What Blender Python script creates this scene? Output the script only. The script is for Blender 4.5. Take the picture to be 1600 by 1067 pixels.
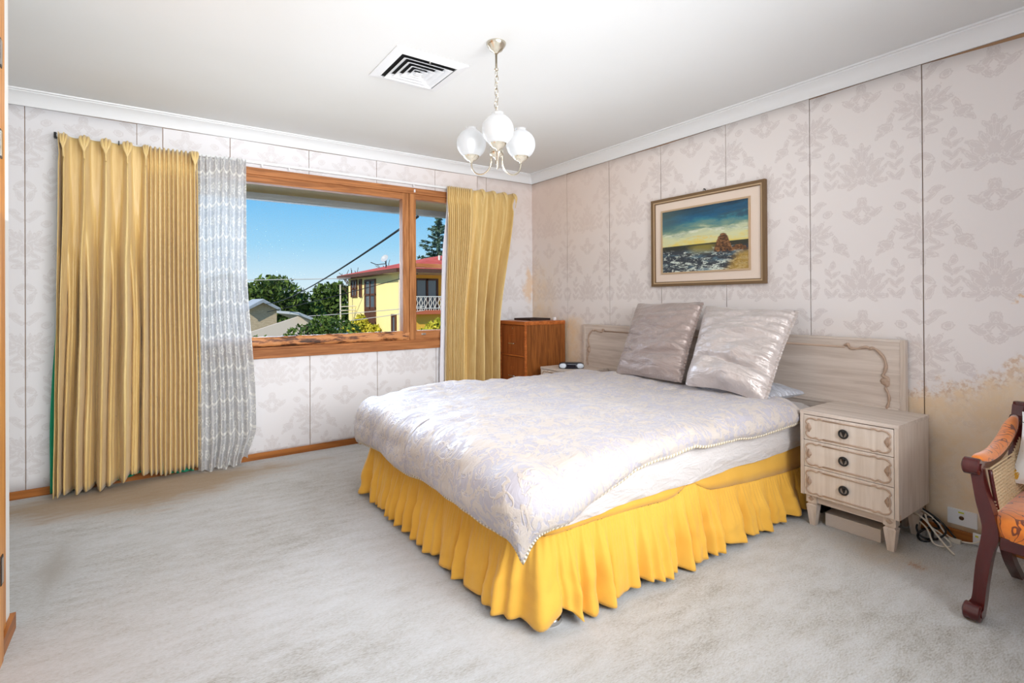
import bpy, bmesh, math, random
from mathutils import Vector, Matrix, noise
PI = math.pi
SC = bpy.context.scene
COL = SC.collection
for o in list(bpy.data.objects):
    bpy.data.objects.remove(o)

def srgb(r, g, b, a=1.0):
    f = lambda c: (c/255/12.92) if c/255 <= .04045 else ((c/255+.055)/1.055)**2.4
    return (f(r), f(g), f(b), a)

# ------------------------------------------------------------------ camera
cam_d = bpy.data.cameras.new('camera'); cam = bpy.data.objects.new('camera', cam_d); COL.objects.link(cam)
FPX = 806.75
cam_d.sensor_width = 36.0; cam_d.sensor_fit = 'HORIZONTAL'; cam_d.lens = 36*FPX/1600
cam_d.shift_y = (466.34-533.5)/1600; cam_d.clip_start = .05; cam_d.clip_end = 400
_fw = Vector((0.5724, 0.8200, 0.0030)); _rt = Vector((0.8200, -0.5724, -0.0056)); _up = _rt.cross(_fw)
R3 = Matrix((_rt, _up, -_fw)).transposed()
cam.matrix_world = Matrix.Translation((-3.4191, -4.5035, 1.25)) @ R3.to_4x4()
SC.camera = cam

# ------------------------------------------------------------------ exposure
SC.view_settings.view_transform = 'Standard'; SC.view_settings.look = 'None'
SC.view_settings.gamma = 1.0; SC.view_settings.use_curve_mapping = False
SC.view_settings.exposure = 0.0

# ------------------------------------------------------------------ sky
world = bpy.data.worlds.new('sky'); SC.world = world; world.use_nodes = True
wn = world.node_tree.nodes; wl = world.node_tree.links; wn.clear()
w_out = wn.new('ShaderNodeOutputWorld'); w_bg = wn.new('ShaderNodeBackground')
w_tc = wn.new('ShaderNodeTexCoord'); w_sep = wn.new('ShaderNodeSeparateXYZ'); w_ramp = wn.new('ShaderNodeValToRGB')
wl.new(w_tc.outputs['Generated'], w_sep.inputs[0]); wl.new(w_sep.outputs['Z'], w_ramp.inputs[0])
wl.new(w_ramp.outputs[0], w_bg.inputs[0]); wl.new(w_bg.outputs[0], w_out.inputs[0])
els = w_ramp.color_ramp.elements
els[0].position = 0.0; els[0].color = srgb(222, 238, 244)
els[1].position = 1.0; els[1].color = srgb(40, 110, 200)
for pos, c in ((.04, (206, 234, 248)), (.10, (160, 216, 248)), (.20, (104, 188, 244)), (.35, (70, 160, 232))):
    e = els.new(pos); e.color = srgb(*c)
w_bg.inputs[1].default_value = 1.0

def add_light(name, kind, loc, direction, energy, color=(1, 1, 1), **kw):
    d = bpy.data.lights.new(name, kind); d.energy = energy; d.color = color
    for k, v in kw.items(): setattr(d, k, v)
    o = bpy.data.objects.new(name, d); COL.objects.link(o); o.location = loc
    o.rotation_euler = Vector(direction).to_track_quat('-Z', 'Y').to_euler()
    return o
add_light('sun', 'SUN', (-10, -10, 20), (.80, .42, -.62), 4.6, (1.0, .93, .80), angle=.009)
# added rear fill, daylight of the front window, added fill aimed at the ceiling
add_light('rear_fill', 'AREA', (-2.45, -5.22, 1.74), (-.08, 1, -.16), 88, (.97, .985, 1.0), shape='RECTANGLE', size=2.6, size_y=1.5, spread=1.8)
add_light('front_window_daylight', 'AREA', (-2.02, 1.3, 1.75), (0, -1, -.18), 60, (.66, .80, 1.0), shape='RECTANGLE', size=3.0, size_y=1.5, spread=1.2)
add_light('ceiling_fill', 'AREA', (-2.35, -2.05, 1.56), (.0, .0, 1), 23, (.94, .975, 1.0), shape='DISK', size=3.4)

# ------------------------------------------------------------------ node helpers
class V:
    def __init__(s, nt, sock): s.nt, s.s = nt, sock
    def _m(s, op, *a):
        n = s.nt.nodes.new('ShaderNodeMath'); n.operation = op
        for i, x in enumerate((s,)+a):
            if isinstance(x, V): s.nt.links.new(x.s, n.inputs[i])
            else: n.inputs[i].default_value = x
        return V(s.nt, n.outputs[0])
    def __add__(s, o): return s._m('ADD', o)
    __radd__ = __add__
    def __sub__(s, o): return s._m('SUBTRACT', o)
    def __rsub__(s, o): return s._m('MULTIPLY', -1.0)._m('ADD', o)
    def __mul__(s, o): return s._m('MULTIPLY', o)
    __rmul__ = __mul__
    def __truediv__(s, o): return s._m('DIVIDE', o)
    def sin(s): return s._m('SINE')
    def abs(s): return s._m('ABSOLUTE')
    def fract(s): return s._m('FRACT')
    def floor(s): return s._m('FLOOR')
    def pow(s, e): return s._m('POWER', e)
    def min(s, o): return s._m('MINIMUM', o)
    def max(s, o): return s._m('MAXIMUM', o)
    def lt(s, o): return s._m('LESS_THAN', o)
    def gt(s, o): return s._m('GREATER_THAN', o)
    def atan2(s, o): return s._m('ARCTAN2', o)
    def clamp(s): return s._m('MINIMUM', 1.0)._m('MAXIMUM', 0.0)
    def step(s, a, b):      # smoothstep from a to b
        n = s.nt.nodes.new('ShaderNodeMapRange'); n.interpolation_type = 'SMOOTHSTEP'
        s.nt.links.new(s.s, n.inputs[0])
        for i, x in ((1, a), (2, b)):
            if isinstance(x, V): s.nt.links.new(x.s, n.inputs[i])
            else: n.inputs[i].default_value = x
        return V(s.nt, n.outputs[0])

class M:
    """one material under construction"""
    def __init__(s, name, color=(200, 200, 200), rough=.5, **kw):
        s.m = bpy.data.materials.new(name); s.m.use_nodes = True
        s.nt = s.m.node_tree; s.nt.nodes.clear()
        s.out = s.nt.nodes.new('ShaderNodeOutputMaterial')
        s.b = s.nt.nodes.new('ShaderNodeBsdfPrincipled'); s.nt.links.new(s.b.outputs[0], s.out.inputs[0])
        s.set('Base Color', srgb(*color)); s.set('Roughness', rough)
        for k, v in kw.items(): s.set(k.replace('_', ' '), v)
    def set(s, k, v):
        i = s.b.inputs[k]
        if isinstance(v, V): s.nt.links.new(v.s, i)
        else: i.default_value = v
    def node(s, t, **kw):
        n = s.nt.nodes.new(t)
        for k, v in kw.items(): setattr(n, k, v)
        return n
    def link(s, a, b): s.nt.links.new(a.s if isinstance(a, V) else a, b)
    def coord(s, which='Object'):
        if which == 'World': return V(s.nt, s.node('ShaderNodeNewGeometry').outputs['Position'])
        if which == 'UV':
            return V(s.nt, s.node('ShaderNodeUVMap').outputs[0])
        return V(s.nt, s.node('ShaderNodeTexCoord').outputs[which])
    def sep(s, v):
        n = s.node('ShaderNodeSeparateXYZ'); s.link(v, n.inputs[0])
        return [V(s.nt, o) for o in n.outputs]
    def comb(s, x, y, z=0.0):
        n = s.node('ShaderNodeCombineXYZ')
        for i, a in enumerate((x, y, z)):
            if isinstance(a, V): s.link(a, n.inputs[i])
            else: n.inputs[i].default_value = a
        return V(s.nt, n.outputs[0])
    def mapping(s, v, loc=(0, 0, 0), rot=(0, 0, 0), scale=(1, 1, 1), kind='POINT'):
        n = s.node('ShaderNodeMapping', vector_type=kind); s.link(v, n.inputs[0])
        n.inputs[1].default_value = loc; n.inputs[2].default_value = rot; n.inputs[3].default_value = scale
        return V(s.nt, n.outputs[0])
    def length(s, v):
        n = s.node('ShaderNodeVectorMath', operation='LENGTH'); s.link(v, n.inputs[0]); return V(s.nt, n.outputs['Value'])
    def noise(s, v, scale, detail=3, rough=.5, dist=0.0):
        n = s.node('ShaderNodeTexNoise'); s.link(v, n.inputs['Vector'])
        n.inputs['Scale'].default_value = scale; n.inputs['Detail'].default_value = detail
        n.inputs['Roughness'].default_value = rough; n.inputs['Distortion'].default_value = dist
        return V(s.nt, n.outputs[0])
    def voronoi(s, v, scale, feature='F1'):
        n = s.node('ShaderNodeTexVoronoi', feature=feature); s.link(v, n.inputs['Vector']); n.inputs['Scale'].default_value = scale
        return V(s.nt, n.outputs['Distance'])
    def mix(s, f, a, b):
        n = s.node('ShaderNodeMix', data_type='RGBA')
        s_in = {'f': n.inputs[0], 'a': n.inputs[6], 'b': n.inputs[7]}
        for k, x in (('f', f), ('a', a), ('b', b)):
            if isinstance(x, V): s.link(x, s_in[k])
            elif k == 'f': s_in[k].default_value = x
            else: s_in[k].default_value = srgb(*x)
        return V(s.nt, n.outputs[2])
    def ramp(s, f, stops):
        n = s.node('ShaderNodeValToRGB'); s.link(f, n.inputs[0]); e = n.color_ramp.elements
        e[0].position, e[0].color = stops[0][0], srgb(*stops[0][1])
        e[1].position, e[1].color = stops[-1][0], srgb(*stops[-1][1])
        for p, c in stops[1:-1]:
            k = e.new(p); k.color = srgb(*c)
        return V(s.nt, n.outputs[0])
    def bump(s, h, strength=.3, dist=.01):
        n = s.node('ShaderNodeBump'); n.inputs['Strength'].default_value = strength; n.inputs['Distance'].default_value = dist
        s.link(h, n.inputs['Height']); s.nt.links.new(n.outputs[0], s.b.inputs['Normal'])

def plain(name, c, r=.5, **kw): return M(name, c, r, **kw).m

def wood(name, dark, light, rough=.4, scale=9, axis=2, contrast=(.35, .65), bump=.08):
    k = M(name, light, rough); v = k.coord('World')
    sc = [scale*2.2]*3; sc[axis] = scale*.16
    g = k.noise(k.mapping(v, scale=tuple(sc)), 1.6, 5, .6, .8)
    sc2 = [scale*12]*3; sc2[axis] = scale*.5
    f = k.noise(k.mapping(v, scale=tuple(sc2)), 1.0, 2)
    t = (g*.75 + f*.25).step(*contrast)
    k.set('Base Color', k.mix(t, dark, light)); k.set('Specular IOR Level', .3); k.bump(t, bump, .002)
    return k.m

def damask_mask(k, u, v, w, rep):
    """mirror-symmetric damask: palmettes on the seams, a bouquet in the middle, ferns between"""
    a = ((u/w).fract() - .5).abs()*(-1.0) + .5          # 0 at the seam, .5 mid-strip
    a = a*w
    t = (v/rep).fract()*rep
    p0 = k.comb(a, t); wa = k.noise(p0, 11, 1); wb = k.noise(k.mapping(p0, loc=(7, 3, 0)), 11, 1)
    p = k.comb(a + (wa-.5)*.05, t + (wb-.5)*.05)
    h = w/2
    L = [  # centre a, centre v, semi-long, semi-short, angle(deg)
        (.000, .60*rep, .030, .046, 0), (.030, .70*rep, .040, .012, 62), (.056, .725*rep, .048, .011, 50), (.014, .72*rep, .036, .010, 84),
        (.084, .70*rep, .046, .010, 32), (.075, .66*rep, .050, .012, 8), (.064, .615*rep, .044, .012, -28), (.040, .545*rep, .034, .011, -52),
        (.030, .42*rep, .030, .011, -20), (.048, .47*rep, .034, .011, 20), (.000, .40*rep, .012, .030, 0),
        (h, .20*rep, .050, .058, 0), (h-.052, .19*rep, .044, .016, 118), (h-.078, .16*rep, .052, .014, 138), (h-.040, .275*rep, .040, .014, 118),
        (h-.070, .25*rep, .040, .013, 150), (h-.012, .325*rep, .042, .013, 96), (h-.085, .105*rep, .046, .013, 196), (h-.045, .085*rep, .044, .015, 225),
        (h, .40*rep, .012, .030, 0), (h-.030, .375*rep, .030, .010, 130),
        (.135, .11*rep, .034, .011, 40), (.104, .12*rep, .034, .011, 130), (.140, .20*rep, .034, .011, 38), (.106, .21*rep, .034, .011, 132),
        (.142, .29*rep, .032, .011, 40), (.110, .30*rep, .032, .011, 130), (.130, .375*rep, .034, .012, 70),
        (h-.020, .86*rep, .038, .016, 30), (h-.060, .83*rep, .040, .012, 160), (h-.012, .92*rep, .030, .012, 80), (h-.030, .78*rep, .036, .011, -60), 
        (.190, .47*rep, .030, .010, -50), (.170, .53*rep, .030, .024, 15), (.150, .60*rep, .030, .012, 120), (.036, .90*rep, .034, .012, 40), (.060, .95*rep, .030, .011, 10),
        (.100, .85*rep, .022, .016, 0), (.030, .12*rep, .036, .012, 55), (.020, .22*rep, .036, .012, -40),
    ]
    d = None
    for ca, cv, la, lb, ang in L:
        e = k.length(k.mapping(p, loc=(ca, cv, 0), rot=(0, 0, math.radians(ang)), scale=(la*1.22, lb*1.36, 1), kind='TEXTURE'))
        d = e if d is None else d.min(e)
    n = k.noise(p0, 75, 2, .6)
    d = d + (n-.5)*.85
    fill = 1.0 - d.step(.86, 1.02)
    line = d.step(.50, .58)*(1.0-d.step(.64, .72))
    return (fill - line*.85).clamp()

# ------------------------------------------------------------------ mesh helpers
class MB:
    def __init__(s): s.v = []; s.f = []; s.uv = None
    def add(s, verts, faces):
        n = len(s.v); s.v += [tuple(q) for q in verts]; s.f += [tuple(i+n for i in f) for f in faces]; return s
    def box(s, x0, x1, y0, y1, z0, z1, bev=0.0, mat=None):
        bm = bmesh.new(); bmesh.ops.create_cube(bm, size=1)
        for q in bm.verts: q.co = Vector(((x0+x1)/2+q.co.x*(x1-x0), (y0+y1)/2+q.co.y*(y1-y0), (z0+z1)/2+q.co.z*(z1-z0)))
        if bev: bmesh.ops.bevel(bm, geom=bm.edges[:], offset=bev, segments=2, profile=.7, affect='EDGES')
        return s.bm(bm, mat)
    def bm(s, bm, mat=None):
        bm.verts.index_update()
        vs = [(mat @ q.co if mat else q.co.copy()) for q in bm.verts]; fs = [tuple(w.index for w in f.verts) for f in bm.faces]
        bm.free(); return s.add(vs, fs)
    def tube(s, pts, r, n=8, caps=True, closed=False, flat=None):
        pts = [Vector(q) for q in pts]; m = len(pts)
        rs = r if isinstance(r, (list, tuple)) else [r]*m
        base = len(s.v); nrm = None; fs = []
        for i, q in enumerate(pts):
            a = pts[(i-1) % m] if (closed or i > 0) else q; b = pts[(i+1) % m] if (closed or i < m-1) else q
            t = (b-a).normalized() if (b-a).length > 1e-9 else Vector((0, 0, 1))
            if nrm is None:
                ref = Vector((0, 0, 1)) if abs(t.z) < .9 else Vector((1, 0, 0)); nrm = t.cross(ref).normalized()
            else:
                nrm = (nrm - t*nrm.dot(t)); nrm = nrm.normalized() if nrm.length > 1e-9 else t.orthogonal().normalized()
            bi = t.cross(nrm)
            for j in range(n):
                an = 2*PI*j/n; s.v.append(tuple(q + (nrm*math.cos(an) + bi*math.sin(an))*rs[i]))
        for i in range(m if closed else m-1):
            for j in range(n):
                k = (i+1) % m
                fs.append((base+i*n+j, base+i*n+(j+1) % n, base+k*n+(j+1) % n, base+k*n+j))
        if caps and not closed:
            fs.append(tuple(base+j for j in reversed(range(n)))); fs.append(tuple(base+(m-1)*n+j for j in range(n)))
        s.f += fs; return s
    def lathe(s, prof, c=(0, 0, 0), n=24, mat=None, cap=True):
        base = len(s.v); c = Vector(c)
        for (r, z) in prof:
            for j in range(n):
                q = Vector((r*math.cos(2*PI*j/n), r*math.sin(2*PI*j/n), z))
                if mat: q = mat @ q
                s.v.append(tuple(c+q))
        m = len(prof)
        for i in range(m-1):
            for j in range(n): s.f.append((base+i*n+j, base+i*n+(j+1) % n, base+(i+1)*n+(j+1) % n, base+(i+1)*n+j))
        if cap:
            s.f.append(tuple(base+j for j in reversed(range(n)))); s.f.append(tuple(base+(m-1)*n+j for j in range(n)))
        return s
    def prism(s, outline, fn, t0, t1):
        """outline of 2d points, fn(a,b,t)->xyz, extruded t0..t1"""
        n = len(outline); base = len(s.v)
        for t in (t0, t1):
            for a, b in outline: s.v.append(tuple(fn(a, b, t)))
        for i in range(n): s.f.append((base+i, base+(i+1) % n, base+n+(i+1) % n, base+n+i))
        s.f.append(tuple(base+i for i in reversed(range(n)))); s.f.append(tuple(base+n+i for i in range(n)))
        return s
    def grid(s, nu, nv, fn, wrapu=False):
        base = len(s.v)
        for j in range(nv):
            for i in range(nu): s.v.append(tuple(fn(i/(nu-1 if not wrapu else nu), j/(nv-1))))
        for j in range(nv-1):
            for i in range(nu if wrapu else nu-1):
                k = (i+1) % nu
                s.f.append((base+j*nu+i, base+j*nu+k, base+(j+1)*nu+k, base+(j+1)*nu+i))
        return s
    def frame(s, lo, hi, w, fn, t0, t1):
        """rectangular ring lo..hi (2d) of width w, extruded along fn's third argument"""
        (a0, b0), (a1, b1) = lo, hi
        for r in ((a0, a1, b0, b0+w), (a0, a1, b1-w, b1), (a0, a0+w, b0+w, b1-w), (a1-w, a1, b0+w, b1-w)):
            s.prism([(r[0], r[2]), (r[1], r[2]), (r[1], r[3]), (r[0], r[3])], fn, t0, t1)
        return s

def root_of(o):
    while o.parent: o = o.parent
    return o

def obj(name, mb, mat, parent=None, origin=None, smooth=False, fix=True, uv=None, solid=None, angle=None):
    off = Vector(origin) if origin is not None else (root_of(parent).location.copy() if parent else Vector((0, 0, 0)))
    me = bpy.data.meshes.new(name)
    me.from_pydata([tuple(Vector(q)-off) for q in mb.v], [], mb.f)
    if fix:
        bm = bmesh.new(); bm.from_mesh(me); bmesh.ops.recalc_face_normals(bm, faces=bm.faces[:]); bm.to_mesh(me); bm.free()
    if uv is not None:
        lay = me.uv_layers.new(name='UVMap')
        for lp in me.loops: lay.data[lp.index].uv = uv[lp.vertex_index]
    if smooth:
        me.polygons.foreach_set('use_smooth', [True]*len(me.polygons))
        if angle: me.set_sharp_from_angle(angle=math.radians(angle))
    me.materials.append(mat.m if isinstance(mat, M) else mat); me.update()
    o = bpy.data.objects.new(name, me); COL.objects.link(o)
    if parent: o.parent = parent
    else: o.location = off
    if solid:
        md = o.modifiers.new('thick', 'SOLIDIFY'); md.thickness = solid; md.offset = 0
    return o

def thing(name, label, cat, loc=(0, 0, 0), group=None):
    o = bpy.data.objects.new(name, None); COL.objects.link(o); o.location = loc; o.empty_display_size = .05
    return tag(o, label, cat, group)
def tag(o, label, cat, group=None):
    o['label'] = label; o['category'] = cat
    if group: o['group'] = group
    return o
def struct(o, label=None):
    o['kind'] = 'structure'
    if label: o['label'] = label
    return o
def copy_tree(o, parent=None):
    c = o.copy(); COL.objects.link(c); c.parent = parent
    for ch in o.children: copy_tree(ch, c)
    return c
XZ = lambda a, b, t: (a, t, b)
YZ = lambda a, b, t: (t, a, b)
def fbm(x, y, z=0.0, o=3): return noise.fractal(Vector((x, y, z)), 1.0, 2.0, o)
def sst(a, b, x):
    t = min(1, max(0, (x-a)/(b-a))); return t*t*(3-2*t)
def spline(pts, n=8):
    """Catmull-Rom through points"""
    P = [Vector(q) for q in pts]; P = [2*P[0]-P[1]] + P + [2*P[-1]-P[-2]]; out = []
    for i in range(1, len(P)-2):
        a, b, c, d = P[i-1:i+3]
        for k in range(n):
            t = k/n
            out.append(.5*((2*b)+(c-a)*t+(2*a-5*b+4*c-d)*t*t+(3*b-a-3*c+d)*t**3))
    out.append(P[-2]); return out

# ------------------------------------------------------------------ materials
STRIP = .5817
def wallpaper(name, axis):
    k = M(name, (220, 214, 212), .5); v = k.coord('World'); x, y, z = k.sep(v)
    u = (y + .5813) if axis == 'y' else (x + 4.083)
    m = damask_mask(k, u + 20*STRIP, z + .12, STRIP, .66)
    base = k.mix(m, (236, 229, 226), (222, 213, 210)) if axis == 'y' else k.mix(m, (228, 226, 228), (217, 213, 214))
    n1 = k.noise(v, 2.3, 5, .62); n2 = k.noise(v, 11, 4, .65); n3 = k.noise(v, 45, 3, .7)
    rag = (n1-.5)*.9 + (n2-.5)*.35 + (n3-.5)*.12; ragl = (n1-.5)*.9 + (n2-.5)*.30
    if axis == 'y':
        right = ((z*-1.0) + .80 + ((y+3.5)*-1.0)*.42 + rag*.5).step(-.03, .09) * (y*-1.0).step(3.30, 3.42)
        low = ((z*-1.0) + 1.13 + (y+.72)*-.1 + ragl*.55).step(-.06, .14) * (1.0-(y*-1.0).step(.66, .88))
        high = ((z*-1.0) + 1.55 + ragl*1.0).step(-.35, .5) * (1.0-(y*-1.0).step(.15, .55))*.8
        patch = (rag*.8 - (z-1.22).abs()*1.1 - (y+4.02).abs()*1.0 + .22).step(-.01, .05)
        warm = (1.0-(y*-1.0).step(.3, 2.4))*(z.step(1.2, 2.4))*.75 + z.step(2.3, 2.7)*(y*-1.0).step(3.5, 4.2)*.6
        st = right.max(low).max(high).max(patch)
        base = k.mix(warm, base, (226, 203, 188))
        base = k.mix(st*(n2*.9+.28+(n3-.5)*.35).clamp(), base, (236, 206, 164))
        edge = (right.max(patch)*(1.0-right.max(patch))*4.0)*n3.step(.45, .6)
        base = k.mix(edge*.45, base, (190, 140, 88))
    else:
        st = (rag*.9 - ((z-1.35).abs())*.8 - (x+.06).abs()*1.6 + .16).step(-.02, .12)
        warm = x.step(-2.2, -.3)*z.step(1.2, 2.4)*.55
        base = k.mix(warm, base, (228, 208, 196))
        base = k.mix(st*.7, base, (224, 190, 150))
    k.set('Base Color', base)
    weave = k.noise(k.mapping(v, scale=(260, 260, 12)), 1, 1)
    k.set('Roughness', .60 - m*.22 + (n2-.5)*.1)
    k.set('Specular IOR Level', .55)
    k.bump(weave*.35 + n1*1.2, .12, .003)
    return k.m
M_WPR = wallpaper('wallpaper_damask_bedhead', 'y'); M_WPL = wallpaper('wallpaper_damask_window', 'x')
M_BOARD = plain('old_wall_board', (176, 138, 104), .9)
M_PAINT = plain('white_plaster', (236, 235, 232), .7)
def ceil_mat():
    k = M('ceiling_paint', (238, 238, 235), .8); v = k.coord('World'); n = k.noise(v, 1.2, 4)
    k.set('Base Color', k.mix(n, (220, 220, 218), (230, 231, 231))); k.bump(k.noise(v, 60, 2), .05, .002); return k.m
M_CEIL = ceil_mat()
def carpet_mat():
    k = M('carpet_pile', (205, 202, 196), .95); v = k.coord('World'); x, y, z = k.sep(v)
    big = k.noise(v, 1.1, 4, .55); mid = k.noise(k.mapping(v, rot=(0, 0, .6), scale=(1, 3.2, 1)), 6, 4, .65)
    fine = k.noise(k.mapping(v, rot=(0, 0, .75), scale=(1, 3.5, 1)), 60, 4, .75); tiny = k.noise(v, 420, 2, .7)
    t = (big*.30 + mid*.26 + fine*.44)
    c = k.ramp(t, [(.37, (162, 157, 147)), (.46, (203, 202, 198)), (.53, (218, 219, 219)), (.65, (230, 232, 235))])
    rag = (big-.5)*.8 + (mid-.5)*.5
    s1 = (((x+3.45).abs()*-.55) + ((y+.28).abs()*-1.3) + .74 + rag*1.3).step(0.0, .42)
    s2 = (((x+.45).abs()*-1.0) + ((y+3.45).abs()*-1.0) + .42 + rag*.9).step(.05, .4)
    s3 = (((x+.50).abs()*-3.0) + ((y+3.60).abs()*-3.0) + .28 + rag*1.4 + (fine-.5)*.8).step(.1, .3)
    s4 = (((x+3.8).abs()*-2.4) + ((y+1.3).abs()*-.5) + .34 + rag*1.2).step(.05, .4)
    c = k.mix((s1*(fine*1.2+.25)).clamp()*.85, c, (168, 132, 80)); c = k.mix((s2*(mid*1.0+.2)).clamp()*.7, c, (186, 162, 126))
    c = k.mix(s3*.8, c, (172, 118, 66)); c = k.mix((s4*(fine*.8+.2)).clamp()*.7, c, (146, 130, 104))
    k.set('Base Color', c); k.set('Specular IOR Level', .15); k.set('Sheen Weight', .15)
    k.bump(fine*.9 + tiny*.5 + mid*.5, .8, .009); return k.m
M_CARPET = carpet_mat()
M_TIMBER = wood('varnished_timber', (138, 84, 44), (188, 124, 74), .6, 8, 0)
M_TIMBER_V = wood('varnished_timber_upright', (142, 88, 46), (194, 132, 80), .6, 8, 2)
M_JAMB = wood('honey_jamb', (196, 122, 48), (232, 166, 86), .35, 7, 2)
M_SKIRT = wood('skirting_timber', (140, 82, 34), (178, 112, 54), .45, 8, 0)
M_SKIRT_Y = wood('skirting_timber_y', (140, 82, 34), (178, 112, 54), .45, 8, 1)
def rotten():
    k = M('weathered_bottom_rail', (190, 120, 66), .55); v = k.coord('World'); x, y, z = k.sep(v)
    n = k.noise(k.mapping(v, scale=(5, 20, 26)), 1.5, 5, .65)
    k.set('Base Color', k.ramp(n, [(.36, (48, 28, 16)), (.47, (126, 74, 40)), (.52, (196, 130, 76)), (.7, (208, 146, 92))])); k.bump(n, .5, .006); return k.m
M_ROT = rotten()
M_WHITE = plain('white_enamel', (232, 233, 234), .4); M_DARKGAP = plain('dark_gap', (22, 22, 24), .9)
M_PLASTIC = plain('white_plastic', (236, 236, 238), .3)
M_BLACK = plain('black_plastic', (20, 20, 22), .4); M_STEEL = plain('brushed_steel', (190, 186, 180), .3, Metallic=1.0)
M_BRASS = plain('antique_silver_brass', (204, 196, 180), .25, Metallic=1.0)
M_CHROME = plain('chrome', (210, 208, 205), .12, Metallic=1.0)
def glass_mat():
    k = M('window_glass'); k.nt.nodes.remove(k.b)
    v = k.coord('World'); x, y, z = k.sep(v)
    tr = k.node('ShaderNodeBsdfTransparent'); gl = k.node('ShaderNodeBsdfGlossy'); gl.inputs['Roughness'].default_value = .02
    df = k.node('ShaderNodeBsdfDiffuse'); df.inputs[0].default_value = srgb(190, 196, 196)
    fr = k.node('ShaderNodeFresnel'); fr.inputs[0].default_value = 1.02
    m1 = k.node('ShaderNodeMixShader'); k.link(fr.outputs[0], m1.inputs[0]); k.link(tr.outputs[0], m1.inputs[1]); k.link(gl.outputs[0], m1.inputs[2])
    spots = k.noise(v, 170, 2, .6).step(.60, .72)*(k.noise(v, 5, 3).step(.3, .7)*.6+.4)*(z.step(1.2, 2.25)*.38+.05)
    m2 = k.node('ShaderNodeMixShader'); k.link(spots, m2.inputs[0]); k.link(m1.outputs[0], m2.inputs[1]); k.link(df.outputs[0], m2.inputs[2])
    k.link(m2.outputs[0], k.out.inputs[0]); return k.m
M_GLASS = glass_mat()

# ================================================================== the room
ZC, ZK = 2.60, 2.512          # ceiling, underside of the cornice
XW, YB = -4.50, -5.30         # recess wall, back wall
WX0, WX1, WZ0, WZ1 = -3.35, -.70, .80, 2.305
fl = MB().box(XW-.1, .1, YB-.1, .1, -.12, 0); struct(obj('floor', fl, M_CARPET))
struct(obj('ceiling', MB().box(XW-.1, .1, YB-.1, .14, ZC, ZC+.12), M_CEIL))
wr = struct(obj('wall_right', MB().box(.004, .12, YB-.1, .14, 0, ZC), M_BOARD))
wf = MB()
for b in ((XW-.1, WX0, 0, ZC), (WX1, .004, 0, ZC), (WX0, WX1, 0, WZ0), (WX0, WX1, WZ1, ZC)): wf.box(b[0], b[1], .004, .12, b[2], b[3])
wfo = struct(obj('wall_window', wf, M_BOARD))
struct(obj('wall_back', MB().box(XW, .004, YB-.1, YB, 0, ZC), M_PAINT))
wl_ = MB().box(XW-.1, XW, YB, .004, 0, ZC)
struct(obj('wall_left', wl_, M_PAINT))
# nib of wall beside the built-in door, its end seen at the left border
struct(obj('wall_nib', MB().box(XW, -3.866, -1.93, -1.79, 0, ZC), M_PAINT))

def strip(name, parent, mat, axis, a0, a1, z0, z1, tilt, seed):
    """one wallpaper length, its long edges lifted a little off the board"""
    rnd = random.Random(seed); nu, nv = 9, 28; us = [0, .006, .02, .06, .5, .94, .98, .994, 1]
    g = .0012 + rnd.random()*.0012; ph = rnd.random()*50
    mb = MB()
    for side in (0, 1):
        pass
    def fn(i, j):
        u = us[round(i*(nu-1))]; a = a0+g+(a1-a0-2*g)*u
        z = z0+(z1+tilt*(u-.5)*2-z0)*j
        lift = 0.0
        e = min(u, 1-u)
        if e < .05: lift = (1-e/.06)*max(0, .003*fbm(z*2.1+ph, u*9, seed))
        if j > .97: lift += .002
        d = -.0025-lift
        return (a, d, z) if axis == 'x' else (d, a, z)
    mb.grid(nu, nv, fn)
    return obj(name, mb, mat, parent, smooth=True, solid=.0016)
ys = [-.5813-STRIP*i for i in range(8)]; ys = [0.0]+[y for y in ys if y > YB+.05]+[YB]
tilts = [.002, .003, -.004, .004, .0, .003, .012, .002, 0, 0]
for i in range(len(ys)-1):
    t = tilts[i]
    strip('wallpaper_strip', wr, M_WPR, 'y', ys[i+1], ys[i], .046, ZK-.001-abs(t)*1.3, -t if i != 6 else t, i)
xs = [XW, -4.083] + [-4.083+STRIP*i for i in range(1, 7)] + [0.0]
xs[-2] = -.593
for i in range(len(xs)-1):
    a0, a1 = xs[i], xs[i+1]
    if a1 <= WX0+.001 or a0 >= WX1: strip('wallpaper_strip', wfo, M_WPL, 'x', a0, a1, .047, ZK-.003, .002*(-1)**i, 20+i)
    else:
        for (b0, b1) in ((a0, min(a1, WX0)), (max(a0, WX1), a1)):
            if b1-b0 > .01: strip('wallpaper_strip', wfo, M_WPL, 'x', b0, b1, .047, ZK-.003, 0, 40+i)
        b0, b1 = max(a0, WX0), min(a1, WX1)
        strip('wallpaper_strip', wfo, M_WPL, 'x', b0, b1, WZ1-.02, ZK-.003, .002*(-1)**i, 60+i)
        strip('wallpaper_strip', wfo, M_WPL, 'x', b0, b1, .047, WZ0+.02, 0, 80+i)

# cornice with its bead, mitred in the corner
prof = [(0, ZK), (.010, ZK), (.014, ZK+.010), (.022, ZK+.030), (.036, ZK+.050), (.056, ZK+.066), (.074, ZK+.073), (.076, ZK+.079), (.094, ZK+.079), (.096, ZC+.002), (0, ZC+.002)]
def cornice(name, axis, far):
    mb = MB(); n = len(prof)
    for t in (0, 1):
        for d, z in prof:
            mb.v.append(((-d, (-d if t == 0 else far), z) if axis == 'y' else ((-d if t == 0 else far), -d, z)))
    for i in range(n): mb.f.append((i, (i+1) % n, n+(i+1) % n, n+i))
    mb.f += [tuple(range(n)), tuple(range(n, 2*n))]
    struct(obj(name, mb, M_WHITE, smooth=True, angle=25))
cornice('trim_1', 'y', YB); cornice('trim_2', 'x', XW)
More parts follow.
